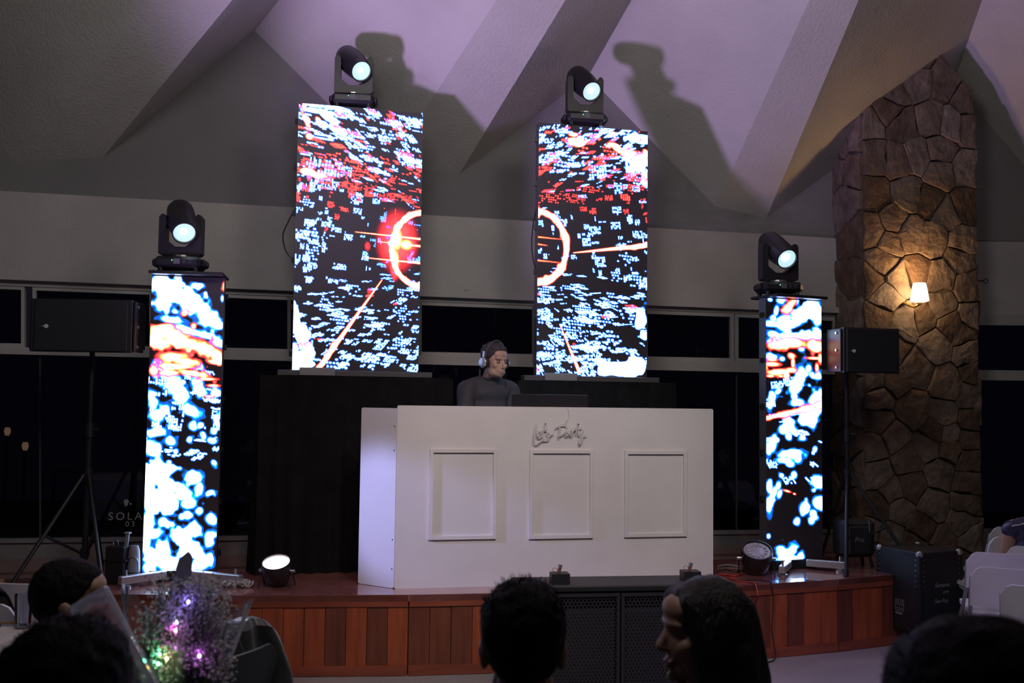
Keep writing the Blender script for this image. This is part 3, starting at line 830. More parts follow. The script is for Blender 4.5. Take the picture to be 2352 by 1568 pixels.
for q in ((1812, 712, 8, 14, .5), (1815, 795, 44, 12, 0), (1870, 798, 20, 14, 0), (1780, 802, 24, 10, 0), (1772, 845, 18, 5, 0), (1820, 840, 4, 14, 0), (1884, 828, 5, 12, 0), (1790, 862, 34, 6, -.1), (1815, 858, 16, 6, 0),
          (1870, 828, 18, 3, 0), (1768, 872, 9, 3, 0), (1792, 872, 6, 2.5, 0), (1806, 870, 7, 7, 0), (1876, 850, 4, 10, 0), (1818, 825, 8, 6, 0), (1805, 1134, 8, 2.2, .3), (1822, 1141, 3, 1.8, .3), (1772, 835, 12, 3, 0)):
    sB.blob(*q[:4], ang=q[4], red=True, soft=0.6)
sB.seg(1760, 968, 1888, 937, 5, 9)
sB.city(20, 1700, 930, lo=(880, 1120), k=0.004, base=1.0, seed=31)
sB.w *= (1 - 0.75 * np.clip(sB.r * 1.3, 0, 1))

tl, aL, bL, dL, nL, wL = led_panel('led_wall', 'tall LED screen with flaring orange half ring and left-leaning streak', 669, 960, 6.86, 7.07, 1.841, 3.712, sL, 'wide LED screens on draped platforms', (2, 2))
tr_, aR, bR, dR, nR, wR = led_panel('led_wall', 'tall LED screen with plain orange half ring and streak toward its edge', 1231, 1485, 7.21, 7.42, 1.833, 3.693, sR, 'wide LED screens on draped platforms', (2, 2))
ta, aA, bA, dA, nA, wA = led_panel('led_tower', 'narrow LED tower with big white blobs beside black fog machine', 340, 508, 6.38, 6.45, 0.535, 2.425, sA, 'narrow LED towers standing on the stage', (1, 2), side=1)
tb, aB, bB, dB, nB, wB = led_panel('led_tower', 'narrow LED tower with sparse white dots beside stone pier', 1759, 1887, 7.07, 7.27, 0.545, 2.405, sB, 'narrow LED towers standing on the stage', (1, 2))

# tower feet: outrigger bars with levelling screws, and the top plate
def tower_feet(t, a, b, d, n, zt, left=0.31, right=0.41):
    mid = (a + b) / 2
    for s, ln in ((-1, left), (1, right)):
        p0 = mid + d * s * 0.08 + n * 0.03 + V((0, 0, 0.525)); p1 = mid + d * s * ln + n * 0.23 + V((0, 0, 0.525))
        dd = (p1 - p0).normalized(); rot = Matrix.Rotation(math.atan2(dd.y, dd.x), 3, 'Z')
        ft = MB().box((p0 + p1) / 2, ((p1 - p0).length, 0.045, 0.05), rot, 0.004).build('outrigger', m_alu, t, world=True)
        q = p1 - dd * 0.04; q.z = 0
        MB().cyl(q + V((0, 0, ZS + 0.012)), q + V((0, 0, 0.585)), 0.007).build('levelling_screw', m_steel, ft, world=True)
        MB().lathe([(0, 0.034), (0.012, 0.034), (0.02, 0.014)], q + V((0, 0, ZS)), (0, 0, 1), 16).build('foot_pad', m_steel, ft, world=True)
    MB().box(mid - n * 0.04 + V((0, 0, (ZS + 0.545) / 2)), (wA * 0.8, 0.10, 0.545 - ZS), Matrix.Rotation(math.atan2(d.y, d.x), 3, 'Z')).build('base_plate', m_blackm, t, world=True)
    rr = Matrix.Rotation(math.atan2(d.y, d.x), 3, 'Z')
    MB().box(mid - n * 0.05 + V((0, 0, zt + 0.014)), (0.46, 0.30, 0.02), rr, 0.004).build('top_plate', m_blackm, t, world=True)
tower_feet(ta, aA, bA, dA, nA, 2.425)
tower_feet(tb, aB, bB, dB, nB, 2.405, 0.3, 0.26)
# base rails of the wide screens
for (t, a, b, d, n, w, zb) in ((tl, aL, bL, dL, nL, wL, 1.841), (tr_, aR, bR, dR, nR, wR, 1.833)):
    rr = Matrix.Rotation(math.atan2(d.y, d.x), 3, 'Z')
    MB().box(a + d * 0.17 + n * 0.05 + V((0, 0, zb - 0.008)), (0.24, 0.03, 0.055), rr, 0.003).build('base_rail', m_cab2, t, world=True)
    MB().box((a + b) / 2 - n * 0.03 + V((0, 0, zb - 0.018)), (w * 1.22, 0.10, 0.04), rr, 0.003).build('base_plate', m_cab, t, world=True)

# ------------------------------------------------------------------ draped platforms under the wide screens
m_drape = M('black_drape', (0.008, 0.008, 0.009), 0.95, noise_amt=0.3, noise_scale=8, spec=0.15)
def platform(label, a, b, d, n, ztop, ext):
    mid = (a + b) / 2; w = (b - a).length + ext
    t = thing('draped_platform', label, 'platform', (mid.x, mid.y, ZS), math.atan2(d.y, d.x), 'black draped platforms')
    h = ztop - ZS
    MB().box((0, 0.06, h - 0.02), (w, 0.34, 0.035), bev=0.004).build('platform_top', m_blackm, t)
    for sx in (-1, 1):
        for sy in (-0.06, 0.18):
            MB().cyl((sx * (w / 2 - 0.05), sy, 0), (sx * (w / 2 - 0.05), sy, h - 0.03), 0.02).build('leg', m_blackm, t)
    # pleated skirt
    pts = []
    per = [(-w / 2, 0.24), (-w / 2, -0.13), (w / 2, -0.13), (w / 2, 0.24)]
    acc = []
    for i in range(3):
        p, q = V(per[i]), V(per[i + 1]); k = int((q - p).length / 0.02)
        for j in range(k): acc.append((p + (q - p) * (j / k), i))
    acc.append((V(per[3]), 2))
    nr = {0: V((-1, 0)), 1: V((0, -1)), 2: V((1, 0))}
    vs, fs = [], []; rows = 8
    for r in range(rows):
        z = h * (1 - r / (rows - 1))
        for i, (p, e) in enumerate(acc):
            amp = 0.004 + 0.022 * (r / (rows - 1))
            o = nr[e] * (math.sin(i * 1.1 + noise.noise(V((i * 0.3, 0, 1))) * 2) * amp + 0.012 + 0.02 * (r / (rows - 1)))
            vs.append((p.x + o.x, p.y + o.y, max(0.002, z)))
    m = len(acc)
    for r in range(rows - 1):
        for i in range(m - 1): fs.append([r * m + i, r * m + i + 1, (r + 1) * m + i + 1, (r + 1) * m + i])
    MB().add(vs, fs).build('skirt', m_drape, t, smooth=True)
    MB().add([(-w / 2 - .01, -.145, h + .001), (w / 2 + .01, -.145, h + .001), (w / 2 + .01, .24, h + .001), (-w / 2 - .01, .24, h + .001)], [[0, 1, 2, 3]]).build('top_cloth', m_drape, t)
    return t
platform('black draped platform under the screen with the left-leaning streak', aL, bL, dL, nL, 1.803, 0.42)
platform('black draped platform under the screen beside the DJ\'s laptop', aR, bR, dR, nR, 1.795, 0.34)

# ------------------------------------------------------------------ moving heads
m_lens = M('lamp_lens', (0.9, 0.95, 1.0), 0.1, emit=(0.80, 0.96, 1.0), emit_str=14)
m_lensb = M('lens_rim_glow', (0.30, 0.36, 0.38), 0.15, emit=(0.60, 0.90, 1.0), emit_str=0.85)
m_mh = M('moving_head_body', (0.014, 0.013, 0.017), 0.38)
m_disp = M('panel_print', (0.10, 0.10, 0.12), 0.5)
m_green = M('status_led', (0, 0.2, 0.05), 0.4, emit=(0.1, 1.0, 0.3), emit_str=3)
def mover(label, loc, rotz, aim, s=1.0):
    t = thing('moving_head_light', label, 'stage light', loc, rotz, 'moving head lights on the LED screens', s)
    inv = Matrix.Rotation(-rotz, 3, 'Z')
    ax = (inv @ V(aim)).normalized()
    b = MB().box((0, 0, 0.062), (0.29, 0.21, 0.075), bev=0.02).build('base', m_mh, t)
    MB().box((-0.155, 0, 0.062), (0.03, 0.12, 0.05), bev=0.012).build('side_handle', m_mh, b)
    MB().box((0.155, 0, 0.062), (0.03, 0.12, 0.05), bev=0.012).build('side_handle', m_mh, b)
    for sx in (-1, 1):
        for sy in (-1, 1):
            MB().cyl((sx * 0.11, sy * 0.075, 0), (sx * 0.11, sy * 0.075, 0.03), 0.016).build('rubber_foot', m_black, b)
    MB().box((0.0, -0.107, 0.066), (0.04, 0.004, 0.034)).build('display', m_disp, b)
    for k, (dx, dz) in enumerate(((0.04, 0), (0.054, 0), (0.047, 0.009), (0.047, -0.009), (0.078, 0.007), (0.09, 0.007), (0.078, -0.007), (0.09, -0.007))):
        MB().box((dx, -0.107, 0.066 + dz), (0.006, 0.004, 0.006)).build('button', m_disp, b)
    MB().box((-0.03, -0.107, 0.072), (0.006, 0.004, 0.005)).build('status_led', m_green, b)
    MB().cyl((0, 0, 0.095), (0, 0, 0.115), 0.06).build('pan_bearing', m_steel, t)
    # yoke: U outline with an octagonal inner cut
    out = [(-0.136, .125), (-0.122, .112), (0.122, .112), (0.136, .125), (0.136, .36), (0.122, .38), (0.105, .38), (0.092, .36), (0.092, .215), (0.035, .168), (-0.035, .168), (-0.092, .215), (-0.092, .36), (-0.105, .38), (-0.122, .38), (-0.136, .36)]
    y0, y1 = -0.045, 0.045
    mb = MB()
    L_ = [(-0.136, .125), (-0.122, .112), (-0.035, .112), (-0.035, .168), (-0.092, .215), (-0.092, .36), (-0.105, .38), (-0.122, .38), (-0.136, .36)]
    mb.prism([(x, y0, z) for x, z in L_], (0, y1 - y0, 0))
    mb.prism([(-x, y0, z) for x, z in L_], (0, y1 - y0, 0))
    mb.prism([(-0.035, y0, .112), (0.035, y0, .112), (0.035, y0, .168), (-0.035, y0, .168)], (0, y1 - y0, 0))
    mb.build('yoke', m_mh, t)
    pv = V((0, 0, 0.335))
    prof = [(-0.235, 0.0), (-0.23, 0.04), (-0.212, 0.066), (-0.17, 0.086), (-0.08, 0.0915), (0.0, 0.0915), (0.06, 0.088), (0.11, 0.080), (0.15, 0.0765), (0.165, 0.0765), (0.165, 0.069), (0.135, 0.067), (0.13, 0.0)]
    h = MB().lathe(prof, pv, ax, 32).build('head', m_mh, t, smooth=True)
    MB().lathe([(0.131, 0.0), (0.136, 0.067), (0.150, 0.067), (0.150, 0.060), (0.140, 0.0)], pv, ax, 32).build('lens', m_lensb, h, smooth=True)
    off = ax.orthogonal().normalized()
    MB().lathe([(0.147, 0.0), (0.147, 0.043), (0.153, 0.036), (0.157, 0.0)], pv + V((-0.010, 0, 0.013)), ax, 24).build('lamp_glow', m_lens, h, smooth=True)
    # the lamp's own beam, along the lens axis
    wp_ = W[t] @ (pv + ax * 0.18)
    spot('moving_head_beam', wp_, wp_ + (W[t].to_3x3() @ ax), 45, (0.80, 0.93, 1.0), 24, 0.6, 0.05)
    for sx in (-1, 1):
        MB().cyl((sx * 0.088, 0, 0.325), (sx * 0.10, 0, 0.325), 0.03).build('tilt_bearing', m_black, t)
    return t
def mover_at(label, px, Y, z, rot, dx, dz):
    p = PY(px, 500, Y); p.z = z
    to = (CAM_LOC - p - V((0, 0, 0.3))).normalized()
    aim = to + V((dx, 0, dz))
    mover(label, p, rot, aim)
rotL = math.atan2(dL.y, dL.x); rotR = math.atan2(dR.y, dR.x)
mover_at('moving head light on the narrow tower of big white blobs', 419, 6.44, 2.449, R(4), 0.12, -0.55)
mover_at('moving head light topping the screen with flaring half ring', 806, 7.02, 3.712, R(6), 0.42, -0.42)
mover_at('moving head light topping the screen with plain half ring', 1340, 7.35, 3.693, R(8), 0.42, -0.42)
mover_at('moving head light on the narrow tower near the stone pier', 1787, 7.20, 2.429, R(8), 0.45, -0.42)

# cables hanging on the screens' edges
def cable(name, label, pts, r, mat, group=None, k=5):
    o = MB().tube(smooth_path(pts, k), r, 6).build(name, mat, smooth=True)
    return tag(o, label, 'cable', group)
e = aL + V((0, 0, 0)) - nL * 0.05
cable('cable', 'black cable looping beside the screen with flaring half ring', [e + V((-0.0, 0, 2.98)), e + V((-0.05, 0, 2.88)), e + V((-0.085, 0, 2.78)), e + V((-0.06, 0, 2.67)), e + V((0.0, 0, 2.60))], 0.005, m_cable)
e = aR - nR * 0.05
cable('cable', 'black cable running down the edge of the plain half ring screen', [e + V((0.0, 0, 3.06)), e + V((-0.02, 0, 2.95)), e + V((-0.03, 0, 2.8)), e + V((-0.015, 0, 2.67)), e + V((0.0, 0, 2.62))], 0.005, m_cable)
# ================================================================== DJ BOOTH
m_white = M('booth_white', (0.62, 0.60, 0.595), 0.55, noise_amt=0.05, noise_scale=2.5, bump=0.03, bump_scale=60)
m_neon = M('unlit_neon', (0.60, 0.58, 0.57), 0.5)
FA = PZ(905, 1352, ZS); FB = PZ(1638, 1333, ZS)
FD = (FB - FA); FW = FD.length; FD /= FW; FNrm = V((FD.y, -FD.x, 0))
FH = 1.132
def PF(px, py, out=0.0): return PP(px, py, FA + FNrm * out, FNrm)
booth = thing('dj_booth', 'white folding DJ booth facade with three framed panels', 'dj booth', (FA + FB) / 2)
UPV = V((0, 0, 1))
def rrect(o, x, y, w, h, r, k=4):
    pts = []
    for cx, cy, a0 in ((w - r, h - r, 0), (r, h - r, 90), (r, r, 180), (w - r, r, 270)):
        for i in range(k + 1):
            t = R(a0 + 90 * i / k); pts.append(o + x * (cx + r * math.cos(t)) + y * (cy + r * math.sin(t)))
    return pts
front = MB().prism(rrect(FA, FD, UPV, FW, FH, 0.012), -FNrm * 0.018).build('front_panel', m_white, booth, world=True)
SA = PZ(823, 1340, ZS); sdv = (SA - FA); sw = sdv.length; sdv /= sw; sn = V((-sdv.y, sdv.x, 0))
if sn.y > 0: sn = -sn
sp_ = MB().prism(rrect(FA + sdv * 0.004 - V((0, 0, -0.002)), sdv, UPV, sw, FH - 0.02, 0.012), -sn * 0.018).build('side_panel', m_white, booth, world=True)
s2 = (-FNrm + FD * -0.05).normalized(); s2n = V((s2.y, -s2.x, 0))
MB().prism(rrect(FB + s2 * 0.004, s2, UPV, 0.4, FH - 0.02, 0.012), -s2n * 0.018).build('side_panel', m_white, booth, world=True)
for (zz) in (0.12, 0.3, 0.85, 1.0):
    MB().cyl(FA + sdv * 0.02 + sn * 0.0 + UPV * zz, FA + sdv * 0.02 + sn * 0.002 + UPV * zz, 0.004, n=8).build('screw', m_blackm, sp_, world=True)
for k, (x0, y0, x1, y1) in enumerate(((984, 1031, 1141, 1239), (1214, 1033, 1362, 1237), (1433, 1035, 1576, 1233))):
    p0 = PF(x0, y1); p1 = PF(x1, y0)
    a0 = (p0 - FA).dot(FD); a1 = (p1 - FA).dot(FD); z0 = p0.z; z1 = p1.z
    fr = bpy.data.objects.new('panel_frame', None)
    mw = 0.022
    def bar(u0, u1, w0, w1):
        q = [FA + FD * u0, FA + FD * u1]; q = [V((p.x, p.y, 0)) for p in q]
        return MB().prism([q[0] + UPV * w0, q[1] + UPV * w0, q[1] + UPV * w1, q[0] + UPV * w1], FNrm * 0.014)
    mb = MB()
    for bb in (bar(a0, a1, z1 - mw, z1), bar(a0, a1, z0, z0 + mw), bar(a0, a0 + mw, z0 + mw, z1 - mw), bar(a1 - mw, a1, z0 + mw, z1 - mw)):
        mb.add(bb.v, bb.f)
    mb.build('panel_frame', m_white, front, world=True)
# script sign
sign = thing('neon_sign', 'small unlit script sign reading Let\'s Party on the booth front', 'sign', PF(1285, 1020, 0.0))
strokes = [
 [(350,195),(315,330),(285,480),(262,640),(255,790),(280,890),(330,920),(400,895),(500,815),(590,765),(740,768)],
 [(395,610),(470,585),(525,550),(510,500),(450,495),(395,540),(380,610),(405,665),(470,685),(545,650),(590,590)],
 [(615,255),(600,350),(590,480),(585,620),(595,755)],
 [(360,482),(480,445),(600,425),(765,395)],
 [(690,240),(665,310),(655,380)],
 [(850,478),(775,492),(725,535),(745,600),(790,665),(785,725),(735,775)],
 [(790,650),(870,590),(970,510)],
 [(1195,285),(1180,400),(1165,520),(1155,640),(1150,700)],
 [(1030,335),(1130,270),(1250,222),(1370,218),(1440,265),(1445,350),(1405,450),(1320,545),(1220,590),(1125,590)],
 [(1565,440),(1490,455),(1430,510),(1405,580),(1430,625),(1490,585),(1545,500),(1570,440),(1555,530),(1580,610),(1625,620)],
 [(1640,430),(1640,510),(1635,590),(1655,490),(1710,420),(1770,390)],
 [(1825,190),(1812,290),(1795,400),(1780,500),(1775,580)],
 [(1590,388),(1720,355),(1850,330),(2000,322)],
 [(1885,380),(1862,460),(1855,550),(1900,590),(1955,530),(2000,420),(2020,350)],
 [(2010,370),(1990,480),(1945,610),(1905,740),(1885,860),(1910,930),(1955,850),(2000,720),(2050,620),(2150,590)]]
for s in strokes:
    pts = [PF(1210 + x / 15.68, 960 + y / 15.68, 0.026) for x, y in s]
    MB().tube(smooth_path(pts, 4), 0.0042, 6).build('neon_stroke', m_neon, sign, world=True, smooth=True)
for (x, y) in ((675, 205), (1860, 215)):
    MB().cyl(PF(1210 + x / 15.68, 960 + y / 15.68, 0.0), PF(1210 + x / 15.68, 960 + y / 15.68, 0.03), 0.004, n=8).build('standoff_screw', m_blackm, sign, world=True)
cable('sign_cord', 'thin pale cord hanging from booth top edge down to the script sign', [PF(1304, 936, 0.004), PF(1307, 950, 0.006), PF(1305, 960, 0.008), PF(1299, 968, 0.02)], 0.0016, m_neon)
# black chip on the right edge
# inner desk
desk = thing('dj_desk', 'black equipment desk hidden behind the white booth', 'desk', ((FA + FB) / 2) - FNrm * 0.40)
cdk = (FA + FB) / 2 - FNrm * 0.23; rz = Matrix.Rotation(math.atan2(FD.y, FD.x), 3, 'Z')
MB().box(cdk + V((0, 0, 0.90 - 0.015)), (1.75, 0.36, 0.03), rz, 0.004).build('desk_top', m_blackm, desk, world=True)
for sx in (-0.82, 0.82):
    for sy in (-0.14, 0.14):
        q = cdk + rz @ V((sx, sy, 0)); MB().cyl((q.x, q.y, ZS), (q.x, q.y, ZS + 0.88), 0.018).build('leg', m_blackm, desk, world=True)
# laptop
m_lid = M('laptop_lid', (0.03, 0.028, 0.035), 0.35, metal=0.4)
LP = PY(1262, 920, 6.52)
lz = ZS + 0.90
lap = thing('laptop', 'dark laptop whose lid edge shows above the white booth', 'laptop', (LP.x, LP.y, lz), math.atan2(FD.y, FD.x) * 0.4)
MB().box((0, 0.14, 0.01), (0.50, 0.30, 0.018), bev=0.004).build('keyboard_deck', m_lid, lap)
lt = Matrix.Rotation(R(8), 3, 'X')
lidm = MB().box((0, 0, 0.15), (0.50, 0.012, 0.305), bev=0.004)
lidm.xf(Matrix.Translation((0, -0.01, 0.012)) @ Matrix.Rotation(R(4), 4, 'X')).build('lid', m_lid, lap)
MB().box((0, 0.008, 0.155), (0.46, 0.002, 0.26)).xf(Matrix.Translation((0, -0.01, 0.012)) @ Matrix.Rotation(R(4), 4, 'X')).build('screen', M('laptop_screen', (0.02, 0.02, 0.02), 0.3, emit=(0.7, 0.8, 1.0), emit_str=1.6), lap)

# ------------------------------------------------------------------ subwoofer in front of the stage
m_sub = M('subwoofer_paint', (0.028, 0.028, 0.034), 0.6, bump=0.2, bump_scale=150)
m_grille = M('grille_steel', (0.022, 0.023, 0.028), 0.5, metal=0.2)
S0 = PZ(1176, 1576, 0.0); S0 = V((0.0, 5.82, 0)); ang = R(8)
sd_ = V((math.cos(ang), math.sin(ang), 0)); snn = V((sd_.y, -sd_.x, 0))
sub = thing('subwoofer', 'wide black double subwoofer with perforated grille before the stage', 'subwoofer', (0, 0, 0))
sub.location = (0.62, 5.95, 0); sub.rotation_euler = (0, 0, ang)
W[sub] = Matrix.Translation((0.62, 5.95, 0)) @ Matrix.Rotation(ang, 4, 'Z')
SWD, SDP, SHT = 1.20, 0.30, 0.60
MB().box((0, 0.03, SHT / 2), (SWD, SDP - 0.06, SHT), bev=0.012).build('cabinet', m_sub, sub)
for (cx, cz, w, h) in ((0, SHT - 0.012, SWD, 0.024), (0, 0.012, SWD, 0.024), (-SWD / 2 + 0.008, SHT / 2, 0.016, SHT - 0.048), (SWD / 2 - 0.008, SHT / 2, 0.016, SHT - 0.048)):
    MB().box((cx, -SDP / 2 + 0.037, cz), (w, 0.075, h), bev=0.004).build('cabinet_lip', m_sub, sub)
for sx in (-1, 1):
    gx, gw, z0, z1, yf = sx * 0.292, 0.575, 0.025, SHT - 0.045, -SDP / 2 - 0.014
    fr = MB()
    for (cx, cz, w, h) in ((gx, z0 + 0.009, gw, 0.018), (gx, z1 - 0.009, gw, 0.018), (gx - gw / 2 + 0.009, (z0 + z1) / 2, 0.018, z1 - z0 - 0.036), (gx + gw / 2 - 0.009, (z0 + z1) / 2, 0.018, z1 - z0 - 0.036)):
        fr.box((cx, -SDP / 2 + 0.025, cz), (w, 0.08, h))
    g = fr.build('grille', m_grille, sub)
    mb = MB(); s = 0.022; hr = 0.0088; ro = s / math.sqrt(3)
    rows = int((z1 - z0 - 0.02) / (s * 0.866)); cols = int((gw - 0.03) / s)
    for r in range(rows):
        for c in range(cols):
            x = gx - (cols * s) / 2 + s * 0.25 + c * s + (s / 2 if r % 2 else 0); z = z0 + 0.016 + r * s * 0.866
            vo = [(x + ro * math.cos(R(60 * k + 30)), yf, z + ro * math.sin(R(60 * k + 30))) for k in range(6)]
            vi = [(x + hr * math.cos(R(60 * k + 30)), yf, z + hr * math.sin(R(60 * k + 30))) for k in range(6)]
            mb.add(vo + vi, [[k, (k + 1) % 6, 6 + (k + 1) % 6, 6 + k] for k in range(6)])
    h = mb.build('grille_mesh', m_grille, g); h['kind'] = 'stuff'
MB().box((0, -SDP / 2 - 0.004, SHT - 0.02), (SWD, 0.014, 0.03), bev=0.004).build('trim_rail', m_black, sub)
for sx in (-1, 1):
    MB().box((sx * SWD / 2, 0, 0.36), (0.006, 0.16, 0.09)).build('side_handle', m_black, sub)
# small firing boxes on the subwoofer
m_red = M('red_wire', (0.35, 0.03, 0.02), 0.5)
def fbox(label, lx, ly):
    p = W[sub] @ V((lx, ly, SHT))
    t = thing('effect_box', label, 'effect box', p, ang)
    MB().box((0, 0, 0.03), (0.105, 0.09, 0.06), bev=0.002).build('body', m_black, t)
    MB().cyl((-0.005, 0, 0.06), (0.0, 0, 0.088), 0.010).build('cartridge', M('brown_card', (0.16, 0.07, 0.05), 0.7), t)
    MB().cyl((0.0, 0, 0.086), (0.003, 0, 0.106), 0.0125).build('cartridge_cap', m_steel, t)
    MB().tube(smooth_path([(-0.012, -0.01, 0.075), (-0.03, -0.015, 0.09), (-0.045, -0.01, 0.08), (-0.03, 0, 0.062)], 4), 0.0015, 5).build('wire', m_red, t)
    return t
fbox('small black effect box with silver cap on the subwoofer near DJ sign', -0.34, -0.07)
b2 = fbox('small black effect box with silver cap beside a white slot mark', 0.45, -0.05)
MB().box((0.015, -0.0465, 0.022), (0.028, 0.002, 0.004)).build('slot_mark', M('white_print', (0.7, 0.7, 0.7), 0.6), b2)

# ------------------------------------------------------------------ PA speakers on tripod stands
m_spk = M('speaker_box', (0.016, 0.016, 0.020), 0.55, bump=0.2, bump_scale=200)
m_badge = M('badge', (0.62, 0.62, 0.64), 0.4)
def speaker(label, loc, rotz, w, h, dp):
    t = thing('loudspeaker', label, 'speaker', loc, rotz, 'loudspeakers on tripod stands')
    taper = 0.22
    v = [(-w/2, -dp/2, 0), (w/2, -dp/2, 0), (w/2, -dp/2, h), (-w/2, -dp/2, h), (-w/2 + w*0.04, dp/2, h*taper*.5), (w/2 - w*0.04, dp/2, h*taper*.5), (w/2 - w*0.04, dp/2, h*(1-taper*.5)), (-w/2 + w*0.04, dp/2, h*(1-taper*.5))]
    MB().add(v, [[0,1,2,3],[5,4,7,6],[4,5,1,0],[3,2,6,7],[1,5,6,2],[4,0,3,7]]).build('cabinet', m_spk, t)
    g = MB().box((0, -dp/2 - 0.006, h/2), (w*0.93, 0.014, h*0.96), bev=0.006).build('grille', m_spk, t)
    MB().lathe([(0, 0.013), (0.004, 0.013)], (-w*0.34, -dp/2 - 0.012, h*0.48), (0, -1, 0), 16).xf(Matrix.Identity(4)).build('badge', m_badge, g)
    MB().box((-w*0.34 - 0.014, -dp/2 - 0.014, h*0.48), (0.018, 0.003, 0.006)).build('badge', m_badge, g)
    for sx in (-1, 1):
        q = MB().box((sx*(w/2 + 0.008), -dp*0.2, h*0.5), (0.014, dp*0.5, h*0.95), bev=0.004).build('rigging_plate', m_blackm, t)
        for zz in (0.12, 0.5, 0.88):
            MB().cyl((sx*(w/2 + 0.012), -dp*0.3, h*zz), (sx*(w/2 + 0.022), -dp*0.3, h*zz), 0.01, n=8).build('rigging_pin', m_steel, q)
    return t
def stand(label, loc, rotz, htop, legang, spread=0.48, hcol=0.62):
    t = thing('speaker_stand', label, 'stand', loc, rotz, 'tripod speaker stands')
    MB().cyl((0, 0, 0.10), (0, 0, 0.95), 0.019).build('lower_pole', m_blackm, t)
    MB().cyl((0, 0, 0.9), (0, 0, htop), 0.0165).build('upper_pole', m_blackm, t)
    c = MB().cyl((0, 0, 0.90), (0, 0, 0.99), 0.028).build('collar', m_black, t)
    MB().cyl((0.02, 0, 0.95), (0.06, 0, 0.95), 0.012).build('knob', m_black, c)
    MB().cyl((0, 0, hcol), (0, 0, hcol + 0.08), 0.03).build('collar', m_black, t)
    MB().cyl((0, 0, 0.14), (0, 0, 0.19), 0.028).build('collar', m_black, t)
    for a in legang:
        d = V((math.cos(R(a)), math.sin(R(a)), 0))
        l = MB().cyl(d * 0.03 + V((0, 0, hcol + 0.04)), d * spread + V((0, 0, 0.015)), 0.013).build('leg', m_blackm, t)
        MB().cyl(d * spread + V((0, 0, 0.0)), d * (spread - 0.01) + V((0, 0, 0.04)), 0.017).build('rubber_foot', m_black, l)
        MB().cyl(d * 0.03 + V((0, 0, 0.165)), d * (0.03 + (spread - 0.03) * 0.55) + V((0, 0, (hcol + 0.04) * 0.45 + 0.007)), 0.009).build('brace', m_blackm, t)
    return t
p = PY(205, 1000, 6.45); spz = PY(205, 812, 6.45).z
stand('black tripod speaker stand in front of the SOLA lettered window', (p.x, p.y, ZS), 0, spz - ZS + 0.02, (238, 305, 100), 0.50)
speaker('wide black loudspeaker on stand before the upper window sashes', (p.x, p.y - 0.02, spz), R(3), 0.62, 0.335, 0.36)
p = PY(1945, 1000, 7.33); spz = PY(1945, 858, 7.33).z
stand('black tripod speaker stand beside the stone pier', (p.x, p.y, ZS), 0, spz - ZS + 0.02, (250, 328, 95), 0.47)
speaker('wide black loudspeaker on stand against the stone pier', (p.x + 0.075, p.y - 0.02, spz), R(16), 0.46, 0.325, 0.34)

# ------------------------------------------------------------------ par cans on the stage
m_parglow = M('par_glow', (1, 0.95, 0.9), 0.3, emit=(1.0, 0.86, 0.80), emit_str=7)
m_paroff = M('par_lens_off', (0.30, 0.27, 0.33), 0.25, noise_amt=0.4, noise_scale=30)
def par(label, loc, rotz, lit, tilt=40, sc=0.85):
    t = thing('par_light', label, 'stage light', loc, rotz, None, sc)
    ax = V((0, -math.cos(R(tilt)), math.sin(R(tilt))))
    pv = V((0, 0, 0.125))
    b = MB().lathe([(-0.10, 0.0), (-0.10, 0.075), (-0.09, 0.09), (-0.02, 0.112), (0.05, 0.118), (0.085, 0.118), (0.085, 0.106), (0.06, 0.104), (0.06, 0.0)], pv, ax, 28).build('housing', m_mh, t, smooth=True)
    MB().lathe([(0.058, 0.0), (0.068, 0.104), (0.074, 0.1), (0.076, 0.0)], pv, ax, 28).build('lens', m_parglow if lit else m_paroff, b)
    if not lit:
        side = ax.cross(V((1, 0, 0)))
        for k in range(12):
            aa = R(30 * k); q = pv + ax * 0.077 + (V((1, 0, 0)) * math.cos(aa) + side * math.sin(aa)) * 0.068
            MB().lathe([(0, 0.014), (0.006, 0.011), (0.009, 0.0)], q, ax, 10).build('led_lens', M('led_lens', (0.45, 0.42, 0.5), 0.1), b)
    for s in (-1, 1):
        MB().cyl((s * 0.113, 0, 0.125), (s * 0.145, 0, 0.125), 0.014).build('clamp_knob', m_steel, t)
        for s2 in (-1, 1):
            MB().prism([(s * 0.122, 0.012, 0.135), (s * 0.122, -0.012, 0.115), (s * 0.122, s2 * 0.09 - 0.012, 0.0), (s * 0.122, s2 * 0.09 + 0.012, 0.0)], (s * 0.005, 0, 0)).build('bracket_leg', m_blackm, t)
    return t
p = PZ(632, 1350, ZS)
par('lit par light glowing white on the stage floor near cable coil', (p.x, p.y + 0.04, ZS), R(-3), True, 66, 0.78)
l = bpy.data.lights.new('par_beam', 'SPOT'); l.energy = 22; l.color = (1.0, 0.85, 0.85); l.spot_size = R(70); l.spot_blend = 0.8; l.shadow_soft_size = 0.06
lo = bpy.data.objects.new('par_beam', l); COL.objects.link(lo); lo.location = (p.x, p.y + 0.04 - 0.78 * 0.045, ZS + 0.78 * (0.125 + 0.095)); lo.rotation_euler = V((-0.02, -0.41, 0.91)).to_track_quat('-Z', 'Y').to_euler()
p = PZ(1742, 1324, ZS)
par('unlit par light with round LED lens beside the sparse dotted tower', (p.x, p.y + 0.06, ZS), R(-4), False, 60, 0.9)

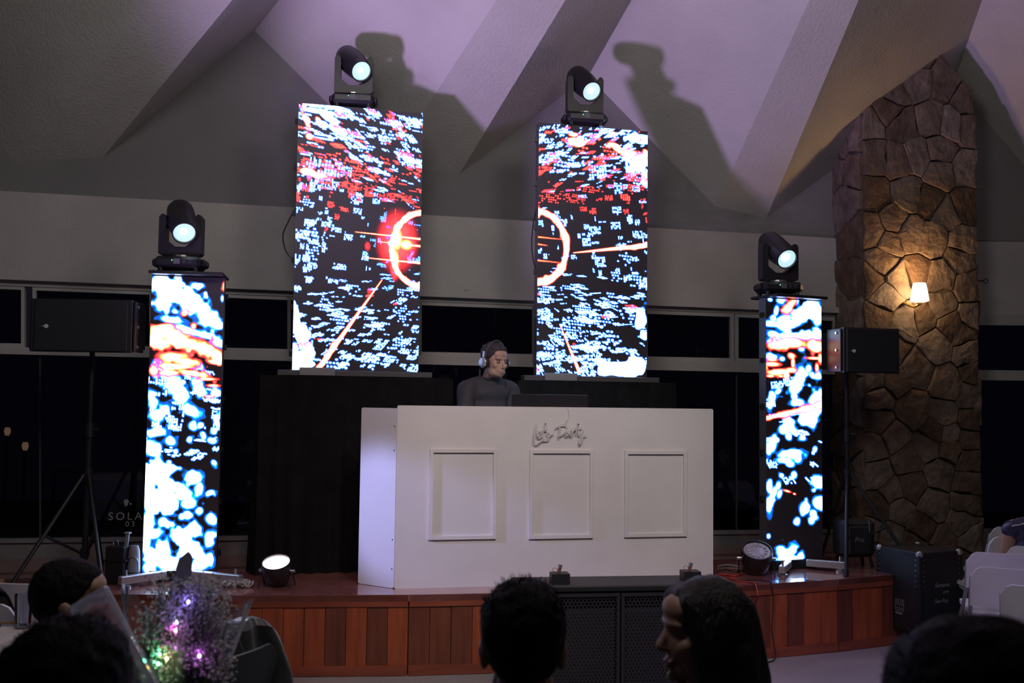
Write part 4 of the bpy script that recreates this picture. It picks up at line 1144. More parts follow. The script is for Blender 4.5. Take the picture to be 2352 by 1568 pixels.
# ------------------------------------------------------------------ fog machine, cable coil, loose cables
m_shell = M('grey_blue_shell', (0.20, 0.22, 0.26), 0.35)
p = PZ(268, 1346, ZS)
fog = thing('fog_machine', 'black fog machine with upright handle beside the LED tower', 'fog machine', (p.x, p.y + 0.12, ZS), R(-6), None, 0.78)
MB().box((-0.04, 0, 0.15), (0.16, 0.2, 0.30), bev=0.01).build('body', m_black, fog)
MB().box((-0.03, 0, 0.19), (0.18, 0.22, 0.012), bev=0.003).build('rim', m_blackm, fog)
MB().lathe([(0.02, 0.045), (0.10, 0.05), (0.18, 0.048), (0.26, 0.042), (0.30, 0.030), (0.302, 0.0)], (0.075, 0.0, 0.0), (0, 0, 1), 24).build('tank', m_shell, fog, smooth=True)
for k in range(4):
    MB().lathe([(0, 0.0505), (0.006, 0.0505)], (0.075, 0, 0.035 + k * 0.016), (0, 0, 1), 24).build('tank_band', m_black, fog)
MB().tube(smooth_path([(0.105, -0.05, 0.02), (0.135, -0.05, 0.1), (0.13, -0.05, 0.19), (0.09, -0.05, 0.215), (0.05, -0.05, 0.2)], 5), 0.004, 6).build('guard_wire', m_steel, fog)
MB().box((0.028, -0.04, 0.33), (0.03, 0.02, 0.14), Matrix.Rotation(R(6), 3, 'Y'), 0.004).build('handle', m_shell, fog)
MB().box((0.033, -0.035, 0.402), (0.045, 0.05, 0.014), bev=0.004).build('handle_grip', m_shell, fog)
MB().tube(smooth_path([(-0.10, 0, 0.30), (-0.105, 0, 0.33), (-0.07, 0, 0.335), (-0.06, 0, 0.30)], 4), 0.004, 6).build('wire_loop', m_steel, fog)

p = PZ(545, 1347, ZS)
pts = []
for i in range(150):
    a = i * 0.62; r = 0.035 + 0.03 * noise.noise(V((i * 0.21, 0, 0)))
    pts.append((p.x - 0.07 + 0.14 * (0.5 + 0.5 * math.sin(i * 0.11)) + r * math.cos(a) * 0.8, p.y + r * math.sin(a) * 1.2, ZS + 0.006 + 0.022 * abs(noise.noise(V((i * 0.33, 5, 0)))) + 0.012 * (i % 3)))
cable('cable_coil', 'tangled pale cable coil lying on the stage edge', pts, 0.0035, M('pale_cable', (0.40, 0.38, 0.38), 0.35), k=2)
cable('cable', 'red cable draped over the stage edge by the unlit par light', [PZ(1655, 1318, ZS + .006), PZ(1690, 1332, ZS + .006), PZ(1720, 1336, ZS + .006), PZ(1733, 1341, ZS + .004) + V((0, -0.02, 0)), PZ(1735, 1348, ZS) + V((0, -0.06, -0.04)), PZ(1736, 1385, 0.36) + V((0, -0.0, 0))], 0.004, m_red)
q = PZ(1768, 1338, ZS)
cable('cable', 'black cable hanging down the stage planks and across the floor', [PZ(1700, 1332, ZS + .006), PZ(1740, 1331, ZS + .006), PZ(1760, 1334, ZS + .006), q + V((0, -0.03, 0.0)), V((q.x + 0.01, 6.56, 0.36)), V((q.x - 0.005, 6.54, 0.2)), V((q.x + 0.01, 6.53, 0.08)), V((q.x + 0.0, 6.50, 0.012)), V((q.x - 0.12, 6.42, 0.006)), V((q.x - 0.3, 6.36, 0.006))], 0.004, m_cable)
for k, pp in enumerate(([(1645, 1312), (1668, 1306), (1690, 1312), (1712, 1307)], [(1642, 1322), (1664, 1318), (1688, 1322), (1706, 1316)], [(1648, 1300), (1672, 1297), (1700, 1301)])):
    cable('cable', ['brown cable run nearest the booth on the stage floor', 'dark red cable run beside the booth on the stage', 'grey cable run along the stage below the base wall'][k],
          [PZ(x, y, ZS + 0.006 + 0.004 * (i % 2)) for i, (x, y) in enumerate(pp)], 0.006, [M('brown_cable', (0.10, 0.05, 0.04), 0.5), m_red, M('grey_cable', (0.25, 0.22, 0.24), 0.5)][k])

# ------------------------------------------------------------------ black gear bag and flight case
m_bag = M('black_nylon', (0.013, 0.013, 0.016), 0.6, bump=0.3, bump_scale=90)
m_print = M('pale_print', (0.20, 0.20, 0.22), 0.6)
p = PZ(1972, 1306, ZS)
bag = thing('gear_bag', 'black gear bag with pale logo standing on legs by pier', 'bag', (p.x, p.y + 0.10, ZS), R(10))
MB().box((0, 0, 0.21), (0.27, 0.16, 0.27), bev=0.03).build('body', m_bag, bag)
MB().box((0.0, -0.085, 0.2), (0.17, 0.02, 0.2), bev=0.008).build('pocket', m_bag, bag)
MB().tube([(0.07, -0.088, 0.34), (0.07, -0.098, 0.30), (0.072, -0.1, 0.26)], 0.003, 5).build('zip', m_shell, bag)
for sx in (-1, 1):
    for sy in (-1, 1):
        MB().cyl((sx * 0.09, sy * 0.05, 0.1), (sx * 0.11, sy * 0.07, 0.0), 0.012).build('leg', m_blackm, bag)
text_obj('logo', 'Pro', 0.05, m_print, bag, W[bag] @ frame_mtx((-0.045, -0.0965, 0.19), (1, 0, 0), (0, 0, 1)), shear=0.2)

ca = PY(2149, 1400, 6.75); ca.z = 0
case = thing('flight_case', 'black road case on casters with faint white lettering', 'flight case', (ca.x, ca.y + 0.27, 0), R(24))
cs = 0.40
dlf = V((2022 - 2117, 0, 0))
zc0, zc1 = 0.115, 0.66
cw, cdp = 0.385, 0.385
W[case] = Matrix.Translation((ca.x, ca.y + 0.27, 0)) @ Matrix.Rotation(R(24), 4, 'Z')
m_case = M('case_laminate', (0.014, 0.014, 0.017), 0.5, bump=0.15, bump_scale=120)
bd = MB().box((0, 0, (zc0 + zc1) / 2), (cw, cdp, zc1 - zc0), bev=0.006).build('body', m_case, case)
for sx in (-1, 1):
    for sy in (-1, 1):
        MB().box((sx * (cw / 2 - 0.008), sy * (cdp / 2 - 0.008), (zc0 + zc1) / 2), (0.03, 0.03, zc1 - zc0 + 0.006), bev=0.004).build('corner_edge', m_blackm, case)
        MB().ell((sx * (cw / 2 - 0.012), sy * (cdp / 2 - 0.012), zc1 - 0.012), (0.026, 0.026, 0.026), sub=2).build('ball_corner', m_steel if True else m_blackm, case)
        fk = MB().box((sx * (cw / 2 - 0.07), sy * (cdp / 2 - 0.07), 0.09), (0.05, 0.05, 0.055), bev=0.004).build('caster_fork', m_steel, case)
        MB().cyl((sx * (cw / 2 - 0.07) - 0.014, sy * (cdp / 2 - 0.07), 0.04), (sx * (cw / 2 - 0.07) + 0.014, sy * (cdp / 2 - 0.07), 0.04), 0.04, n=18).build('caster_wheel', m_black, fk)
for face, (u, nrm) in {'l': (V((0, -1, 0)), V((-1, 0, 0))), 'r': (V((1, 0, 0)), V((0, -1, 0)))}.items():
    hw = cdp if face == 'l' else cw; off = cw / 2 if face == 'l' else cdp / 2
    for sx in (-1, 1):
        for k in range(6):
            c = nrm * (off + 0.005) + u * (sx * (hw / 2 - 0.03)) + V((0, 0, zc1 - 0.05 - 0.035 * k))
            MB().cyl(c, c + nrm * 0.003, 0.004, n=6).build('rivet', m_steel, case)
# print: on the face turned right, two words and a line; on the other face a block of handling marks
Mw = W[case]
for (txt, px, py, hgt, sh) in (('Samurai', 2147, 1349, 0.042, 0.25), ('pro', 2167, 1362, 0.034, 0.1), ('Sun-Ray', 2147, 1385, 0.038, 0.1)):
    org = PP(px, py, Mw @ V((0, -cdp / 2 - 0.001, 0)), (Mw.to_3x3() @ V((0, -1, 0))))
    text_obj('lettering', txt, hgt, m_print, case, frame_mtx(org, Mw.to_3x3() @ V((1, 0, 0)), (0, 0, 1)), shear=sh)
n_l = Mw.to_3x3() @ V((-1, 0, 0)); x_l = Mw.to_3x3() @ V((0, -1, 0))
o_l = PP(2057, 1400, Mw @ V((-cw / 2 - 0.001, 0, 0)), n_l)
def lab(u, v, w, h):
    c = o_l + x_l * u + V((0, 0, v)); return MB().prism([c, c + x_l * w, c + x_l * w + V((0, 0, h)), c + V((0, 0, h))], n_l * 0.001)
mb = MB()
for (u, v, w, h) in ((0, 0, .075, .004), (0, .075, .075, .004), (0, 0, .004, .075), (.072, 0, .004, .075), (0, .04, .075, .004), (.036, 0, .004, .04), (.012, .05, .006, .02), (.025, .05, .006, .02), (.045, .05, .006, .02), (.058, .05, .006, .02), (.008, .015, .02, .004), (.016, .008, .004, .02), (.046, .015, .02, .004), (.054, .008, .004, .02), (0, -.022, .06, .014)):
    q = lab(u, v, w, h); mb.add(q.v, q.f)
mb.build('handling_marks', m_print, case, world=True)

# ------------------------------------------------------------------ wall lamp on the pier, ring hook, junction box, window decal
m_brass = M('brass', (0.55, 0.38, 0.13), 0.3, metal=0.9)
m_shade = M('lamp_shade_glass', (1.0, 0.85, 0.6), 0.4, emit=(1.0, 0.62, 0.28), emit_str=26.0)
LPt = PP(2112, 675, C0 + FN * 0.17, FN)
lamp = thing('wall_lamp', 'lit wall lamp with ribbed white shade on the stone pier', 'wall lamp', LPt)
prof = [(-0.062, 0.066), (-0.062, 0.070), (0.085, 0.050), (0.088, 0.044), (0.084, 0.046), (-0.058, 0.064)]
n = 36; mb = MB(); vs = []
for t_, r_ in [(-0.070, 0.020), (-0.062, 0.055), (-0.055, 0.070), (0.02, 0.060), (0.088, 0.047)]:
    for k in range(n):
        a = 2 * math.pi * k / n; rr = r_ * (1 + 0.035 * (1 if k % 2 else -1))
        vs.append((rr * math.cos(a), rr * math.sin(a), t_))
mb.add(vs, [[i * n + k, i * n + (k + 1) % n, (i + 1) * n + (k + 1) % n, (i + 1) * n + k] for i in range(4) for k in range(n)])
mb.build('shade', m_shade, lamp)
mb = MB().lathe([(-0.088, 0.016), (-0.072, 0.022), (-0.066, 0.022)], (0, 0, 0), (0, 0, 1), 16).build('socket', m_brass, lamp)
wp = -FN * 0.16 + V((-0.05, 0, -0.03))
MB().tube(smooth_path([(0, 0, -0.085), V((-0.02, 0, -0.10)) - FN * 0.05, V((-0.05, 0, -0.07)) - FN * 0.11, wp], 5), 0.010, 8).build('arm', m_brass, lamp)
MB().lathe([(0, 0.045), (0.012, 0.045), (0.022, 0.02)], wp - FN * 0.01, FN, 20).build('backplate', m_brass, lamp)
pl = bpy.data.lights.new('wall_lamp_bulb', 'POINT'); pl.energy = 8; pl.color = (1.0, 0.60, 0.27); pl.shadow_soft_size = 0.03
plo = bpy.data.objects.new('wall_lamp_bulb', pl); COL.objects.link(plo); plo.location = LPt + V((0, 0, 0.055))

hk = PP(2256, 645, C1, FN)
hook = thing('ring_hook', 'small iron ring hook on the side of the stone pier', 'hook', hk)
MB().cyl(hk - WX * 0.06, hk + WX * 0.015, 0.006).build('shank', m_blackm, hook, world=True)
MB().tube([hk + WX * (0.035 + 0.02 * math.cos(R(a))) + UPV * 0.02 * math.sin(R(a)) for a in range(0, 360, 20)], 0.004, 6, closed=True).build('ring', m_blackm, hook, world=True)
jb = PW(1072, 672, 0.05)
j = thing('junction_box', 'tiny grey junction box on the white wall band', 'junction box', jb)
MB().box(jb + WN * 0.01, (0.035, 0.03, 0.04), bev=0.004).build('box', m_strip, j, world=True)
MB().box(jb + WN * 0.026, (0.028, 0.004, 0.03), bev=0.001).build('cover', m_frame, j, world=True)

m_decal = M('window_decal', (0.38, 0.38, 0.39), 0.7)
dec = thing('window_decal', 'pale lettering SOLA 03 with small leaf mark on dark window', 'decal', PW(290, 1190, -0.004))
text_obj('lettering', 'SOLA', 0.080, m_decal, dec, frame_mtx(PW(248, 1194, -0.004), WX, (0, 0, 1)), extrude=0.0006, spacing=1.35)
text_obj('lettering', '03', 0.058, m_decal, dec, frame_mtx(PW(287, 1209, -0.004), WX, (0, 0, 1)), extrude=0.0006, spacing=1.4)
for (x, y, rx, ry) in ((290, 1154, .016, .026), (300, 1157, .008, .007)):
    c = PW(x, y, -0.004)
    MB().prism([c + WX * rx * math.cos(R(a)) * (1 + .25 * math.sin(R(3 * a))) + UPV * ry * math.sin(R(a)) for a in range(0, 360, 24)], WN * 0.001).build('leaf_mark', m_decal, dec, world=True)

# stand-ins outside the glass for lamps and a tube mirrored in it
m_mirrored_lamp = M('mirrored_lamp_glow', (1, 0.8, 0.5), 0.4, emit=(1.0, 0.55, 0.22), emit_str=0.7)
for (x, y, lb) in ((17, 990, 'warm lamp reflection in the window, built as a capped lantern outside'), (58, 1024, 'lower warm lamp reflection in the window, built as a lantern outside')):
    q = PY(x, y, 10.5)
    t = thing('mirrored_lamp', lb, 'reflection', (q.x, q.y, -0.02))
    MB().cyl((0, 0, 0), (0, 0, q.z - 0.04), 0.02).build('post', m_black, t)
    MB().lathe([(-0.045, 0.02), (0.0, 0.035), (0.045, 0.022)], (0, 0, q.z + 0.02), (0, 0, 1), 12).build('globe', m_mirrored_lamp, t)
    MB().lathe([(0, 0.04), (0.03, 0.015)], (0, 0, q.z + 0.062), (0, 0, 1), 12).build('cap', m_black, t)
ra, rb = PW(125, 1082, -0.55), PW(304, 1086, -0.55)  # pale bar added in place of a tube's reflection in the pane
t = thing('mirrored_tube', 'pale tube reflection in the dark window, built as a rail on posts', 'rail', ((ra.x + rb.x) / 2, (ra.y + rb.y) / 2, -0.02))
MB().cyl(ra, rb, 0.013).build('bar', M('mirrored_tube_tint', (0.75, 0.68, 0.45), 0.35), t, world=True)
for q in (ra, rb):
    MB().cyl((q.x, q.y, -0.02), q, 0.012).build('post', m_black, t, world=True)
# ================================================================== FOLDING CHAIRS
m_chair = M('white_chair_plastic', (0.58, 0.56, 0.58), 0.45, noise_amt=0.05, noise_scale=6)
m_leg = M('chair_tube', (0.34, 0.33, 0.36), 0.35, metal=0.4)
m_chair_dark = M('dark_chair_fabric', (0.05, 0.06, 0.065), 0.7)
def build_chair(label, group, plastic=None):
    plastic = plastic or m_chair
    t = thing('folding_chair', label, 'chair', (0, 0, 0), 0, group)
    # backrest: curved rounded panel
    nx, nz = 17, 7; vs = []; fs = []
    hw, z0, z1 = 0.215, 0.60, 0.815
    for side in (-1, 1):
        for j in range(nz):
            for i in range(nx):
                u = -1 + 2 * i / (nx - 1); v = j / (nz - 1)
                w = hw
                x = u * hw
                cr = 1.0
                zt = z1 - 0.055 * max(0, (abs(u) - 0.72) / 0.28) ** 2.2
                zb = z0 + 0.018 * math.cos(u * math.pi * 2) * (1 - abs(u))
                z = zb + (zt - zb) * v
                y = 0.205 + 0.05 * (v) + 0.03 * (1 - u * u) + side * 0.008
                vs.append((x, y, z))
    n1 = nx * nz
    for s in (0, 1):
        for j in range(nz - 1):
            for i in range(nx - 1):
                q = [s * n1 + j * nx + i, s * n1 + j * nx + i + 1, s * n1 + (j + 1) * nx + i + 1, s * n1 + (j + 1) * nx + i]
                fs.append(q)
    rim = [i for i in range(nx)] + [j * nx + nx - 1 for j in range(1, nz)] + [(nz - 1) * nx + i for i in range(nx - 2, -1, -1)] + [j * nx for j in range(nz - 2, 0, -1)]
    for k in range(len(rim)):
        a, b = rim[k], rim[(k + 1) % len(rim)]; fs.append([a, b, b + n1, a + n1])
    MB().add(vs, fs).build('backrest', plastic, t, smooth=True)
    MB().prism([(-0.2, -0.20, 0.437), (-0.18, -0.225, 0.437), (0.18, -0.225, 0.437), (0.2, -0.20, 0.437), (0.185, 0.17, 0.425), (-0.185, 0.17, 0.425)], (0, 0, 0.025)).build('seat', plastic, t)
    for s in (-1, 1):
        MB().tube([(s * 0.2, -0.26, 0.0), (s * 0.21, -0.03, 0.40), (s * 0.212, 0.19, 0.60), (s * 0.208, 0.235, 0.76)], 0.011, 8).build('leg', m_leg, t)
        MB().tube(smooth_path([(s * 0.19, 0.27, 0.0), (s * 0.19, 0.18, 0.18), (s * 0.19, 0.04, 0.36), (s * 0.19, -0.14, 0.425)], 4), 0.011, 8).build('leg', m_leg, t)
    MB().cyl((-0.2, -0.19, 0.12), (0.2, -0.19, 0.12), 0.008).build('crossbar', m_leg, t)
    MB().cyl((-0.19, 0.22, 0.12), (0.19, 0.22, 0.12), 0.008).build('crossbar', m_leg, t)
    return t
first = {}
def chair(label, loc, rotz, group='white folding chairs', dark=False):
    k = 'd' if dark else 'w'
    if k not in first:
        o = build_chair(label, group, m_chair_dark if dark else None); first[k] = o
        o.location = loc; o.rotation_euler = (0, 0, rotz)
        W[o] = Matrix.Translation(V(loc)) @ Matrix.Rotation(rotz, 4, 'Z')
        return o
    o = dup(first[k], loc, rotz, label, group)
    W[o] = Matrix.Translation(V(loc)) @ Matrix.Rotation(rotz, 4, 'Z')
    return o
def at(px, Y): p = PY(px, 1000, Y); return V((p.x, p.y, 0))
chair('white folding chair nearest the black road case', at(2292, 6.0), R(163))
chair('white folding chair catching the light before the dimmer one', at(2314, 5.46), R(160))
tilted = chair('white folding chair turned edgewise with bright glints on its back', at(2412, 4.9), R(150))
chair('dim white folding chair by the pier foot behind the seated guest', at(2300, 7.28), R(180))
chair('dim folding chair tucked beside the seated guest in the dark dress', at(2288, 6.76), R(185))
chair('folding chair with greenish back behind the drinking glass', at(98, 4.75), R(170))

# ================================================================== PEOPLE
def remesh(mb, voxel, smooth_it=4, name='tmp'):
    me = mb.mesh(name)
    o = bpy.data.objects.new(name, me); COL.objects.link(o)
    rm = o.modifiers.new('r', 'REMESH'); rm.mode = 'VOXEL'; rm.voxel_size = voxel
    sm = o.modifiers.new('s', 'SMOOTH'); sm.factor = 0.5; sm.iterations = smooth_it
    bpy.context.view_layer.update()
    dg = bpy.context.evaluated_depsgraph_get()
    out = bpy.data.meshes.new_from_object(o.evaluated_get(dg))
    bpy.data.objects.remove(o); bpy.data.meshes.remove(me)
    out.polygons.foreach_set('use_smooth', [True] * len(out.polygons))
    return out

m_skin = attr_mat('skin', 'tone', rough=0.5, spec=0.35)
def head_prims(mb, Mh, fem=False, ears=True):
    s = MB()
    s.ell((0, .014, .030), (.074, .094, .088)); s.ell((0, -.030, -.025), (.060, .060, .085))
    s.ell((0, -.036, -.078), (.045, .048, .032)); s.ell((0, -.078, -.098), (.017, .015, .014), sub=2)
    s.ell((0, -.072, .025), (.050, .020, .014)); s.ell((0, -.055, .055), (.055, .036, .035))
    s.caps((0, -.084, .014), (0, -.106, -.026), .0075, .0115); s.ell((0, -.100, -.034), (.015, .011, .008), sub=2)
    for x in (-1, 1):
        s.ell((x * .042, -.058, -.022), (.021, .022, .02), sub=2)
        s.ell((x * .044, -.03, -.07), (.02, .035, .03), sub=2)
        if ears:
            s.ell((x * .077, .008, -.008), (.010, .020, .031), Matrix.Rotation(R(18 * x), 3, 'Z'), 3)
            s.ell((x * .080, .014, .002), (.008, .018, .024), Matrix.Rotation(R(25 * x), 3, 'Z'), 2)
    s.ell((0, -.090, -.0615), (.022, .009, .006), sub=2); s.ell((0, -.088, -.0735), (.019, .009, .007), sub=2)
    s.xf(Mh); mb.add(s.v, s.f)

def hand_prims(mb, wrist, dirv, up, side):
    d = V(dirv).normalized(); u = V(up); u = (u - d * u.dot(d)).normalized(); x = d.cross(u) * side
    mb.caps(wrist, wrist + d * .03, .024, .03)
    rot = Matrix((x, d, u)).transposed()
    mb.ell(wrist + d * .06, (.040, .048, .016), rot)
    for k, (off, L) in enumerate(((-.030, .062), (-.010, .072), (.011, .067), (.031, .052))):
        p0 = wrist + d * .095 + x * off; p1 = p0 + d * L * .55 - u * .006; p2 = p1 + d * L * .42 - u * .02
        mb.caps(p0, p1, .0095, .0088, 10); mb.caps(p1, p2, .0088, .0075, 10)
    p0 = wrist + d * .035 - x * .035; p1 = p0 + d * .035 - x * .022 - u * .006; p2 = p1 + d * .03 - x * .006 - u * .008
    mb.caps(p0, p1, .012, .0105, 10); mb.caps(p1, p2, .0105, .008, 10)

HLF = [(90, .078), (55, .074), (35, .045), (18, .02), (5, -.012), (-8, .012), (-22, -.035), (-40, -.066), (-90, -.078)]
def hairline(a, fem=False):
    for (a0, z0), (a1, z1) in zip(HLF, HLF[1:]):
        if a1 <= a <= a0:
            t = (a0 - a) / (a0 - a1); return z0 + (z1 - z0) * t
    return -.078
def short_hair(parent, Mh, mat, puff=1.0, rough=0.006, spikes=700, slen=0.02, bald=0.0, fade=True):
    bm = bmesh.new(); bmesh.ops.create_icosphere(bm, subdivisions=5, radius=1.0)
    c = V((0, .014, .030)); tips = []
    for v in bm.verts:
        n = v.co.copy(); p = V((n.x * .079, n.y * .100, n.z * .094)) + c
        a = math.degrees(math.atan2(-(p.y - .0), abs(p.x) + 1e-5))
        h = p.z - hairline(a)
        t = max(0.0, min(1.0, h / 0.014 + 0.5)); t = t * t * (3 - 2 * t)
        top = max(0, min(1, (p.z - 0.03) / 0.06))
        grow = (0.004 + 0.014 * top) * puff + noise.noise(p * 60) * rough * (0.3 + top) + noise.noise(p * 22) * rough * 0.7
        f = p + n * (grow * t) - n * (0.022 * (1 - t))
        v.co = f
        if h > 0.006 and random.random() < spikes / 6000: tips.append((f.copy(), n.copy(), top))
    me = bpy.data.meshes.new('hair'); bm.to_mesh(me); bm.free()
    me.transform(Mh); me.polygons.foreach_set('use_smooth', [True] * len(me.polygons))
    h = link('hair', me, mat, parent)
    if spikes:
        mb = MB()
        for p, n, top in tips:
            d = (n + V((random.uniform(-.5, .5), random.uniform(-.5, .5), random.uniform(-.3, .5)))).normalized()
            L = slen * random.uniform(0.4, 1.3) * (0.25 + top)
            s = d.orthogonal().normalized() * 0.0016; q = p - n * 0.004
            mb.add([q - s, q + s, q + d * L * .6 + s * .6 + V((0, 0, L * .1)), q + d * L + V((0, 0, L * .05)), q + d * L * .6 - s * .6 + V((0, 0, L * .1))], [[0, 1, 2, 3, 4]])
        mb.xf(Mh); st = mb.build('hair_tufts', mat, h); st['kind'] = 'stuff'
    return h

def limb(mb, pts, rs, infl=0.0):
    for (a, b), (r0, r1) in zip(zip(pts, pts[1:]), zip(rs, rs[1:])): mb.caps(V(a), V(b), r0 + infl, r1 + infl)

def person(label, loc, rotz, scale=1.0, pose='sit', skin=(0.30, 0.17, 0.11), top=None, bottom=None, hair='short', hair_mat=None,
           head_yaw=0.0, head_pitch=0.0, head_roll=0.0, lean=0.0, sleeves=True, voxel=0.0075, puff=1.0, spikes=700, slen=0.02, rough=0.006,
           arms=None, eyes=False, group=None, stubble=False, smile=False):
    t = thing('person', label, 'person', loc, rotz, group, scale)
    hipz = 0.53 if pose == 'sit' else 0.87
    hip = V((0, 0.03, hipz))
    LN = Matrix.Translation(hip) @ Matrix.Rotation(R(lean), 4, 'X') @ Matrix.Translation(-hip)
    def B(x, y, z): return LN @ V((x, y, z + hipz - 0.53))
    neck = B(0, .045, 1.03)
    Mh = Matrix.Translation(B(0, .01, 1.165)) @ Matrix.Rotation(R(head_yaw), 4, 'Z') @ Matrix.Rotation(R(head_pitch), 4, 'X') @ Matrix.Rotation(R(head_roll), 4, 'Y')
    torso = [(B(0, .03, .53), (.155, .115, .10)), (B(0, .03, .66), (.140, .105, .12)), (B(0, .03, .82), (.158, .112, .15)), (B(0, .035, .93), (.165, .095, .085)), (B(0, .045, 1.0), (.085, .06, .05))]
    if arms is None: arms = {}
    sh = {s: B(s * .175, .04, .955) for s in (-1, 1)}
    if pose == 'sit':
        el = {s: B(s * .235, -.03, .70) for s in (-1, 1)}; wr = {s: V((s * .13, -.26, .665)) for s in (-1, 1)}
        kn = {s: V((s * .105, -.43, .50)) for s in (-1, 1)}; an = {s: V((s * .11, -.40, .10)) for s in (-1, 1)}
        hp = {s: V((s * .085, .0, .53)) for s in (-1, 1)}
    else:
        el = {s: B(s * .25, -.06, .70) for s in (-1, 1)}; wr = {s: B(s * .17, -.30, .66) for s in (-1, 1)}
        hp = {s: V((s * .085, .03, .86)) for s in (-1, 1)}; kn = {s: V((s * .095, -.09, .48)) for s in (-1, 1)}; an = {s: V((s * .10, .05, .09)) for s in (-1, 1)}
    for (s, k), v_ in arms.items():
        (el if k == 'e' else wr)[s] = B(*v_)
    def torso_prims(mb, infl):
        for c, r in torso: mb.ell(c, tuple(q + infl for q in r))
        for s in (-1, 1): mb.caps(B(s * .05, .045, .985), sh[s], .058 + infl, .056 + infl)
    def arm_prims(mb, infl, s, fore=True):
        limb(mb, [sh[s], el[s]], [.056, .043], infl)
        if fore: limb(mb, [el[s], wr[s]], [.043, .029], infl)
    def leg_prims(mb, infl, s, low=True):
        limb(mb, [hp[s], kn[s]], [.088, .062], infl); limb(mb, [kn[s], an[s]], [.060, .042], infl)
    mb = MB(); torso_prims(mb, 0)
    limb(mb, [neck - V((0, 0, .04)), neck + V((0, 0, .01)), (Mh @ V((0, .018, -.06)))], [.062, .054, .052])
    head_prims(mb, Mh, ears=(hair != 'long'))
    for s in (-1, 1):
        arm_prims(mb, 0, s); leg_prims(mb, 0, s)
        dirv = (wr[s] - el[s]).normalized() + V((0, -.6, -.25)); hand_prims(mb, wr[s], dirv, (0, 0.2, 1), s)
        mb.caps(an[s], an[s] + V((0, -.12, -.055)), .042, .032)
    me = remesh(mb, voxel, 3, 'body')
    # sculpt the face and paint the skin
    n = len(me.vertices); co = np.empty(n * 3, np.float32); me.vertices.foreach_get('co', co); co = co.reshape(-1, 3)
    inv = np.array(Mh.inverted()); hl = co @ inv[:3, :3].T + inv[:3, 3]
    g = lambda cx, cy, cz, sx, sz: np.exp(-(((hl[:, 0] - cx) / sx) ** 2 + ((hl[:, 2] - cz) / sz) ** 2)) * (hl[:, 1] < -.03) * (np.abs(hl[:, 2]) < .13)
    dy = 0.010 * (g(.031, 0, .004, .016, .010) + g(-.031, 0, .004, .016, .010)) + .004 * g(0, 0, -.0675, .022, .0028) + .003 * g(0, 0, -.085, .016, .005)
    dy += -.0022 * (g(.031, 0, .003, .012, .006) + g(-.031, 0, .003, .012, .006))
    if smile: dy += .004 * (g(.03, 0, -.064, .006, .006) + g(-.03, 0, -.064, .006, .006)) - .003 * (g(.04, 0, -.035, .014, .012) + g(-.04, 0, -.035, .014, .012))
    hl2 = hl.copy(); hl2[:, 1] += dy
    mh = np.array(Mh); co2 = hl2 @ mh[:3, :3].T + mh[:3, 3]
    near = (np.linalg.norm(hl, axis=1) < .16)
    co[near] = co2[near]
    me.vertices.foreach_set('co', co.ravel().astype(np.float32)); me.update()
    tone = np.tile(np.array([*skin, 1.0]), (n, 1))
    def mixc(w, c):
        w = np.clip(w, 0, 1)[:, None]; tone[:, :3] = tone[:, :3] * (1 - w) + np.array(c) * w
    nn = near[:]
    mixc(nn * .75 * g(0, 0, -.0665, .023, .009), (skin[0] * .85, skin[1] * .55, skin[2] * .55))
    mixc(nn * .9 * (g(.033, 0, .023, .017, .0045) + g(-.033, 0, .023, .017, .0045)), (0.02, 0.015, 0.012))
    if stubble: mixc(nn * .9 * np.clip(g(0, 0, -.100, .020, .012) + .3 * g(0, 0, -.088, .035, .02), 0, 1), (0.03, 0.02, 0.018))
    at_ = me.attributes.new('tone', 'FLOAT_COLOR', 'POINT'); at_.data.foreach_set('color', tone.astype(np.float32).ravel())
    me.materials.clear()
    body = link('body', me, m_skin, t)
    if eyes:
        for s in (-1, 1):
            p = Mh @ V((s * .031, -.0755, .002)); f = (Mh.to_3x3() @ V((0, -1, 0))).normalized()
            ey = MB().ell(p, (.0112,) * 3, sub=3).build('eye', M('eye_white', (0.20, 0.17, 0.155), 0.4), t, smooth=True)
            MB().lathe([(.0085, .0072), (.0108, .0050), (.0116, 0.0)], p, f, 12).build('iris', M('eye_iris', (0.02, 0.012, 0.008), 0.15), ey)
    # clothes
    if top is not None:
        c = MB(); torso_prims(c, .010)
        for s in (-1, 1):
            if sleeves == 'none': pass
            elif sleeves: arm_prims(c, .011, s)
            else: limb(c, [sh[s], sh[s].lerp(el[s], .5)], [.068, .06])
        tm = remesh(c, .010, 5, 'top')
        nv = len(tm.vertices); cc = np.empty(nv * 3, np.float32); tm.vertices.foreach_get('co', cc); cc = cc.reshape(-1, 3)
        nr = np.empty(nv * 3, np.float32); tm.vertices.foreach_get('normal', nr); nr = nr.reshape(-1, 3)
        w = np.array([noise.noise(V(p) * 9 + V((0, 0, 3))) for p in cc]) * .007 + np.array([noise.noise(V((p[0] * 26, p[1] * 26, p[2] * 8))) for p in cc]) * .003
        cc += nr * w[:, None]; tm.vertices.foreach_set('co', cc.ravel().astype(np.float32)); tm.update()
        tm.materials.clear()
        top_o = link('shirt', tm, top, t)
        if sleeves != 'none':
            ring_ = []
            for k in range(24):
                a = 2 * math.pi * k / 24
                ring_.append(neck + V((math.cos(a) * .066, -.004 + math.sin(a) * .064, .008 + .010 * math.sin(a))))
            MB().tube(ring_, .010, 6, closed=True).build('collar', top, top_o, smooth=True)
